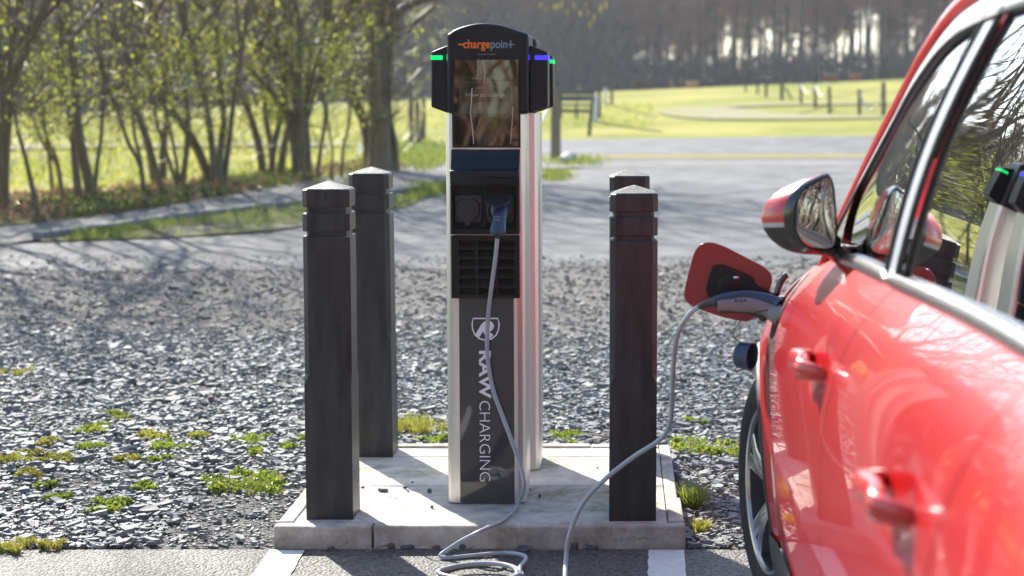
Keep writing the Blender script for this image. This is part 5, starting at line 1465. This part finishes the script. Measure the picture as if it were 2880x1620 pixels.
for lab, ub, vb, vt_, w in (('thin rope fence post at the far corner of the paddock', 2097, 258, 238, 4), ('fence post with blue tie, nearest the far corner of the paddock', 2131, 264, 231, 5), ('fence post with blue tie and white cloth', 2155, 273, 226, 6), ('braced fence post with a slanting prop', 2199, 280, 225, 8), ('fence post where the first white rope loop starts', 2253, 293, 233, 6), ('fence post between the two white rope loops', 2293, 302, 233, 7), ('fence post where the second white rope loop ends', 2333, 318, 244, 7), ('fence post where the largest white rope loop starts', 2417, 323, 251, 8), ('tall fence post beside the car roof, holding the largest rope loop', 2485, 327, 231, 9)):
    FP.append(post(lab, ub, vb, vt_, w, None, M_postd, 'posts of the rope fence'))
post('slanting prop bracing a fence post', 2226, 278, 246, 4, 2208, M_postd)
def rope(label, a, b, sag, r, m):
    mb = MB(); P = [a.lerp(b, t) - Vector((0, 0, sag*4*t*(1-t))) for t in np.linspace(0, 1, 15)]
    mb.tube(P, r, 6); tag(mb.build('rope', m, None, smooth=60), label, 'rope', 'ropes of the paddock fence')
def tp(i, f=0.92): b, t = FP[i]; return b.lerp(t, f)
rope('white rope loop sagging between the first pair of fence posts', tp(4), tp(5), 0.32, 0.03, M_rope)
rope('white rope loop sagging between the middle fence posts', tp(5), tp(6), 0.34, 0.03, M_rope)
rope('largest white rope loop hanging beside the car roof', tp(7), tp(8), 0.75, 0.03, M_rope)
rope('dark taut rope running uphill between tall fence posts', tp(6, .6), tp(8, .9), 0.05, 0.012, M_roped)
rope('dark low rope stretched across the pasture to the tall post', b1[0].lerp(b1[1], .38), FP[8][0].lerp(FP[8][1], .05), 0.55, 0.02, M_roped)
rope('dark rope stretched from the gate post past the white board', b2[0].lerp(b2[1], .6), FP[6][0].lerp(FP[6][1], .3), 0.7, 0.018, M_roped)
# picnic bench
bb = T(1622, 330); s_ = bb.y / F
bench = thing('bench', 'grey plank bench standing behind the stout gate post', 'bench', tuple(bb))
M_bench = mat('bench_wood', (0.06, 0.063, 0.07), rough=0.3, var=0.2, scale=6, stretch=(0.5, 6, 6))
M_benchl = mat('bench_frame', (0.03, 0.032, 0.035), rough=0.5, var=0.1)
w = 52*s_
def bbox(name, m, x0, x1, y0, y1, z0, z1):
    mb = MB(); mb.box(bb.x + x0, bb.x + x1, bb.y + y0, bb.y + y1, bb.z + z0, bb.z + z1); return mb.build(name, m, bench, smooth=0, bevel=0.01)
for k_ in range(3): bbox('seat_plank', M_bench, -w, w, -0.25 + 0.15*k_, -0.115 + 0.15*k_, 0.38, 0.47)
for k_ in range(2): bbox('back_plank', M_bench, -w, w, 0.22 + 0.07*k_, 0.29 + 0.07*k_, 0.55 + 0.22*k_, 0.745 + 0.22*k_)
for sx in (-0.85, 0, 0.85):
    for yy_ in (-0.2, 0.2): bbox('leg', M_benchl, sx*w - 0.03, sx*w + 0.03, yy_ - 0.03, yy_ + 0.03, -0.05, 0.418)
    bbox('back_support', M_benchl, sx*w - 0.025, sx*w + 0.025, 0.34, 0.38, 0.3, 0.93)
bbox('shelf_plank', M_benchl, -w, w, -0.22, 0.12, 0.16, 0.28)
# lying cattle
def cow(label, u, v, wpx, col, face, stand=False):
    b = T(u, v); b = b if b.y < 104 else gy(u, v, 103.0); b.z = ground_z(b.x, b.y); L = wpx * b.y / F; m = mat('cow_coat', col, rough=0.85, var=0.25, scale=3)
    sc_ = L / 1.9
    sp_ = [(-0.95, .42, .06), (-0.86, .48, .26), (-0.5, .5, .36), (0.0, .47, .40), (0.45, .5, .36), (0.68, .62, .24), (0.84, .8, .17), (0.92, .9, .15), (1.02, .92, .13), (1.14, .86, .09), (1.2, .84, .04)]
    mb = MB(); rings = []
    for x, z, r in sp_:
        z2 = z + (0.35 if stand else 0)
        rings.append([(b.x + face*x*sc_*0.82, b.y + r*0.85*sc_*math.cos(t), b.z + max(0.0, (z2 + r*math.sin(t)))*sc_) for t in np.linspace(0, 2*math.pi, 13)[:-1]])
    mb.loft(rings)
    for lx, ly in ((-.6, .2), (-.6, -.2), (.5, .18), (.5, -.18)):
        if stand: mb.tube([(b.x + face*lx*sc_*.82, b.y + ly*sc_, b.z + .7*sc_), (b.x + face*(lx+.03)*sc_*.82, b.y + ly*sc_, b.z + .35*sc_), (b.x + face*lx*sc_*.82, b.y + ly*sc_, b.z)], [.12*sc_, .07*sc_, .06*sc_], 7)
        else: mb.tube([(b.x + face*lx*sc_*.82, b.y + ly*sc_*1.5, b.z + .2*sc_), (b.x + face*(lx+.25)*sc_*.82, b.y + ly*sc_*2.0, b.z + .08*sc_), (b.x + face*(lx-.05)*sc_*.82, b.y + ly*sc_*2.2, b.z + .05*sc_)], [.13*sc_, .08*sc_, .05*sc_], 7)
    for e in (-1, 1): mb.tube([(b.x + face*.9*sc_*.82, b.y + e*.1*sc_, b.z + (1.0 + (.35 if stand else 0))*sc_), (b.x + face*.86*sc_*.82, b.y + e*.26*sc_, b.z + (1.02 + (.35 if stand else 0))*sc_)], [.05*sc_, .02*sc_], 5)
    o = mb.build('cow', m, None, smooth=60)
    for vv in o.data.vertices: vv.co -= b
    o.location = b
    tag(o, label, 'cow', 'cattle in the pasture')
cow('dark brown cow at the foot of the wood, darkest of the herd', 1800, 251, 46, (0.05, 0.028, 0.018), -1, True)
cow('pale tan cow lying down with its head raised', 1945, 249, 42, (0.36, 0.2, 0.1), 1)
cow('reddish brown cow lying beyond the fence posts, the longer of a pair', 2337, 221, 52, (0.2, 0.07, 0.035), -1)
cow('reddish brown cow lying beyond the fence posts, its head to the car', 2408, 219, 44, (0.22, 0.08, 0.04), 1)

# ================================================================== weeds, loose stones, twigs
M_weed = leaf_mat('weed_leaf', (0.14, 0.21, 0.025), (0.38, 0.42, 0.07), 0.45, 0.4)
M_weedy = leaf_mat('weed_yellow', (0.26, 0.26, 0.03), (0.5, 0.46, 0.1), 0.4, 0.5)
SMALL = 'small low clump of green weed growing through the slate chippings'
def weed(u, v, wpx, hpx, label=SMALL, m=M_weed, dens=1.0, blade=False):
    c = gz(u, v, 0.0); w = wpx * c.y / F / 2; h = hpx * c.y / F
    root = thing('weed_clump', label, 'weed', tuple(c), 'weeds in the chippings')
    n = int((40 + wpx*4.2) * dens); P = []
    lobes = [(random.uniform(-1, 1)*w, random.uniform(-1.2, 1.2)*w, random.uniform(.15, .55)*w, random.uniform(.5, 1.0)) for _ in range(5 + int(wpx/18))]
    for _ in range(n):
        lx, ly, lr, lh = random.choice(lobes); a = random.uniform(0, 6.28); r = random.random()**0.7
        P.append((c.x + lx + lr*r*math.cos(a), c.y + ly + lr*r*math.sin(a), 0.006 + h*lh*random.random()*(1 - r*0.8)*0.45))
    if blade:
        A = np.array(P); A[:, 2] = 0.005; D = rng.normal(0, 0.45, (n, 3)); D[:, 2] = 1; D *= (h*rng.uniform(.5, 1.2, n))[:, None]
        o = ribbons('blades', A - np.array(c), D, np.full(n, 0.0022), m, root)
    else: leaves_mesh('leaves', P, 0.0165, m, root, int(u), up=0.35)
for u, v, w, h in ((270, 1212, 95, 26), (415, 1233, 85, 18), (560, 1230, 55, 14), (480, 1258, 90, 20), (690, 1240, 110, 20), (410, 1375, 70, 18), (360, 1295, 60, 15), (450, 1297, 50, 12), (150, 1250, 70, 20), (55, 1290, 110, 18), (160, 1295, 80, 18), (260, 1262, 80, 14), (90, 1335, 60, 14), (130, 1370, 50, 10), (330, 1170, 60, 10), (345, 1182, 40, 10), (740, 1275, 60, 16), (800, 1262, 60, 18), (850, 1240, 40, 16), (180, 1405, 36, 14), (140, 1405, 30, 12)):
    weed(u, v, w, h, SMALL, random.choice((M_weed, M_weed, M_weedy)))
weed(705, 1362, 215, 52, 'largest leafy weed spreading beside the plinth corner', M_weed, 1.6)
weed(310, 1430, 110, 40, 'round bushy weed among the chippings, away from the plinth')
weed(50, 1545, 100, 22, 'grassy tuft at the asphalt edge, far from the plinth', M_weedy, 1.0, True)
weed(145, 1545, 60, 20, 'sparse grass blades at the asphalt edge beside the grassy tuft', M_weedy, 1.0, True)
weed(1190, 1212, 130, 36, 'wispy grass tuft behind the plinth, between bollard and charger', M_weedy, 0.8, True)
weed(1220, 1243, 80, 26, 'leafy weed hugging the back edge of the plinth beside the chargers')
weed(1572, 1240, 120, 28, 'leafy weed behind the plinth between the rear charger and bollard')
weed(1990, 1262, 170, 44, 'broad leafy weed between the plinth and the car', M_weed, 1.5)
weed(1960, 1190, 60, 14, 'thin weed in the chippings above the broad leafy one')
weed(1935, 1428, 62, 66, 'grass tuft growing against the plinth side facing the car', M_weed, 0.8, True)
weed(1985, 1495, 60, 30, 'low grass tuft beside the car wheel', M_weedy, 0.6, True)
weed(40, 1050, 90, 16, 'mossy yellow patch on the chippings', M_weedy)
M_pebw = mat('pale_pebble', (0.5, 0.44, 0.33), rough=0.7, var=0.15, scale=40)
M_pebr = mat('reddish_pebble', (0.13, 0.09, 0.085), rough=0.75, var=0.2, scale=40)
M_slate2 = mat('slate_piece', (0.085, 0.098, 0.11), rough=0.48, var=0.3, scale=30, bump=0.3, bscale=120)
def stone(u, v, wpx, hpx, label, m=M_slate2, z=0.0, group='stray stones', flat=True, seed=0, dep=0.8, yoff=0.0):
    r = random.Random(u*7 + v); c = gz(u, v, z) + Vector((0, yoff, 0)); w = wpx*c.y/F/2; h = hpx*c.y/F
    K = 8; ang = [2*math.pi*k_/K + r.uniform(-.25, .25) for k_ in range(K)]; rr_ = [r.uniform(.75, 1.08) for _ in range(K)]
    mb = MB(); rings = []
    tx_, ty_ = r.uniform(-.12, .12), r.uniform(-.05, .25)
    for f, s in ((0, .92), (.35, 1.0), (.8, .9 if flat else .75), (1.0, .78 if flat else .4)):
        rings.append([(c.x + w*s*rr_[k_]*math.cos(ang[k_]), c.y + w*dep*s*rr_[k_]*math.sin(ang[k_]), max(z - 0.003, z + h*f + (tx_*w*math.cos(ang[k_]) + ty_*w*math.sin(ang[k_]))*f)) for k_ in range(K)])
    mb.loft(rings)
    o = mb.build('slate_stone' if m in (M_slate2,) else 'pebble', m, None, smooth=25, bevel=h*0.08)
    for vv in o.data.vertices: vv.co -= c
    o.location = c; tag(o, label, 'stone', group)
foot = 'foot of the plinth front'
stone(1152, 1540, 72, 16, 'long slate slab lying at the ' + foot + ', left of the cable')
stone(1303, 1541, 40, 16, 'slate piece behind the cable bend at the ' + foot)
stone(1411, 1540, 24, 17, 'small upright slate shard at the ' + foot)
stone(1470, 1537, 58, 26, 'largest rough slate stone at the ' + foot)
stone(1471, 1550, 42, 11, 'flat slate stone lying before the largest one')
stone(1617, 1543, 26, 18, 'dark angular slate beside the hanging cable')
stone(1664, 1543, 46, 12, 'thin slate piece between hanging cable and bay line')
stone(1080, 1541, 20, 20, 'pale rounded pebble at the ' + foot, M_pebw, flat=False)
stone(1101, 1543, 26, 19, 'reddish grey pebble beside the pale one', M_pebr, flat=False)
stone(1226, 1541, 40, 14, 'brownish stone at the ' + foot + ' before the cable bend', M_pebr, flat=False)
stone(930, 1546, 24, 9, 'grey pebble near the joint of the plinth edging', M_pebr, flat=False)
onp = 'stray slate chip lying on the plinth between bollards and chargers'
for u, v, w, h in ((1077, 1381, 30, 8), (1139, 1374, 14, 7), (1148, 1382, 11, 4), (1208, 1386, 15, 12), (1215, 1429, 11, 8), (1160, 1358, 10, 4), (1020, 1372, 11, 5), (1098, 1398, 5, 2), (1113, 1403, 5, 3), (1154, 1445, 5, 2), (1518, 1398, 11, 9), (1680, 1317, 7, 4), (1490, 1378, 9, 5), (1094, 1345, 5, 2), (1132, 1368, 5, 2)):
    stone(u, v, w, h, onp, M_slate2, HP - 0.003, 'slate chips on the plinth')
for u, v, w, h, lab in ((140, 1330, 44, 20, 'blocky dark slate stone beside a white pebble'), (608, 1350, 38, 18, 'wedge of slate beside the largest leafy weed'), (548, 1492, 52, 14, 'thick slate slab in the chippings near the asphalt'), (250, 1076, 26, 16, 'dark pointed stone standing out of the chippings'), (372, 1082, 26, 20, 'tall dark stone beside the pointed one'), (593, 1132, 22, 18, 'rounded grey stone by a long slate'), (487, 1129, 58, 10, 'long dark slate lying level in the chippings'), (575, 1285, 26, 16, 'grey stone among scattered small weeds')):
    stone(u, v, w, h, lab, M_slate2 if 'rounded' not in lab else M_pebr, 0.004, 'larger stones in the chippings')
stone(161, 1341, 22, 12, 'white pebble beside the blocky dark slate', M_pebw, 0.004, 'larger stones in the chippings', False)
p = T(1597, 458); 
def log(label, a, b, r, m=M_post):
    mb = MB(); mb.tube([a, a.lerp(b, .3) + Vector((0, 0, r*.1)), a.lerp(b, .7), b], [r*.8, r, r*.9, r*.6], 8); tag(mb.build('log', m, None, smooth=50), label, 'log')
log('pale cut log lying beside the gate post', T(1582, 462) + Vector((0, 0, .08)), T(1612, 450) + Vector((0, 0, .12)), 0.09, M_rope)
log('pale fallen branch leaning near the gate post', T(1520, 352) + Vector((0, 0, .05)), T(1545, 345) + Vector((0, 0, .55)), 0.06, M_rope)
M_stick = mat('dry_stick', (0.3, 0.24, 0.17), rough=0.85, var=0.2, scale=40)
def stick(label, pts, r):
    mb = MB(); mb.tube(bez(pts, 4), r, 6); tag(mb.build('twig', M_stick, None, smooth=60), label, 'twig', 'fallen twigs')
stick('dry twig lying in the chippings behind the front bollard', [gz(1655, 1220, .03), gz(1690, 1226, .03), gz(1716, 1233, .02), gz(1740, 1240, .015)], 0.004)
stick('thin curved twig on the chippings behind the plinth', [gz(1640, 1244, .02), gz(1662, 1236, .025), gz(1700, 1233, .02)], 0.0022)
stick('brown twig propped against the plinth edging', [gz(1030, 1552, .006), gz(1060, 1541, .014), gz(1090, 1533, .012)], 0.0025)
stick('short twig standing behind the long slate slab', [gz(1175, 1543, .012), gz(1200, 1538, .03), gz(1215, 1535, .035)], 0.003)
stick('long fine twig along the foot of the plinth', [gz(1505, 1545, .02), gz(1545, 1546, .024), gz(1590, 1548, .016)], 0.002)
# overhead limb of the big tree with hanging catkins
random.seed(91)
jt = HT[8]; YJ = BASE[jt.name].y
lp = [gy(1100, 60, YJ), gy(1180, 5, YJ - 0.3), gy(1330, -25, YJ - 0.6), gy(1480, -18, YJ - 0.8), gy(1600, -14, YJ - 0.9), gy(1700, -22, YJ - 1.0), gy(1800, -45, YJ - 1.0)]
mb = MB(); LP = bez(lp, 5); mb.tube(LP, list(np.linspace(0.05, 0.012, len(LP))), 7)
limb = mb.build('limb', M_bark, jt, smooth=60)
cat, tws = MB(), MB()
for u, v in ((1535, 18), (1560, 12), (1568, 8), (1595, 26), (1632, 30), (1655, 26), (1660, 56), (1671, 38), (1648, 8), (1615, 6), (1520, 6), (1690, 12), (1705, 4), (1580, 2)):
    p = gy(u, v, YJ - 0.85 + random.uniform(-.3, .3)); top = min(LP, key=lambda q: (q - p).length)
    mid = top.lerp(p, .6) + Vector((0, 0, 0.05))
    tws.tube([top, mid, p], [0.006, 0.004, 0.003], 4, caps=False)
    L = random.uniform(0.08, 0.14)
    cat.tube([p, p - Vector((0, 0, L*.3)), p - Vector((0.005, 0, L*.75)), p - Vector((0.008, 0, L))], [0.008, 0.018, 0.017, 0.006], 6)
tws.build('twigs', M_twig, limb, smooth=60)
M_cat = leaf_mat('catkin', (0.5, 0.42, 0.12), (0.68, 0.6, 0.22), 0.5)
c_ = cat.build('catkins', M_cat, limb, smooth=60); c_['kind'] = 'stuff'

# ================================================================== air: thin spring haze over the whole place
def haze():
    m = bpy.data.materials.new('haze_air'); m.use_nodes = True
    N = m.node_tree.nodes; L = m.node_tree.links; N.remove(N['Principled BSDF'])
    v = N.new('ShaderNodeVolumePrincipled'); v.inputs['Color'].default_value = (0.86, 0.92, 1.0, 1); v.inputs['Density'].default_value = 0.00045
    v.inputs['Anisotropy'].default_value = 0.35
    L.new(v.outputs[0], N['Material Output'].inputs['Volume'])
    mb = MB(); mb.box(-275, 275, -135, 715, -4.0, 34.0)
    tag(mb.build('haze', m, None, smooth=0), 'thin pale haze in the air', 'haze', None, 'stuff')
haze()
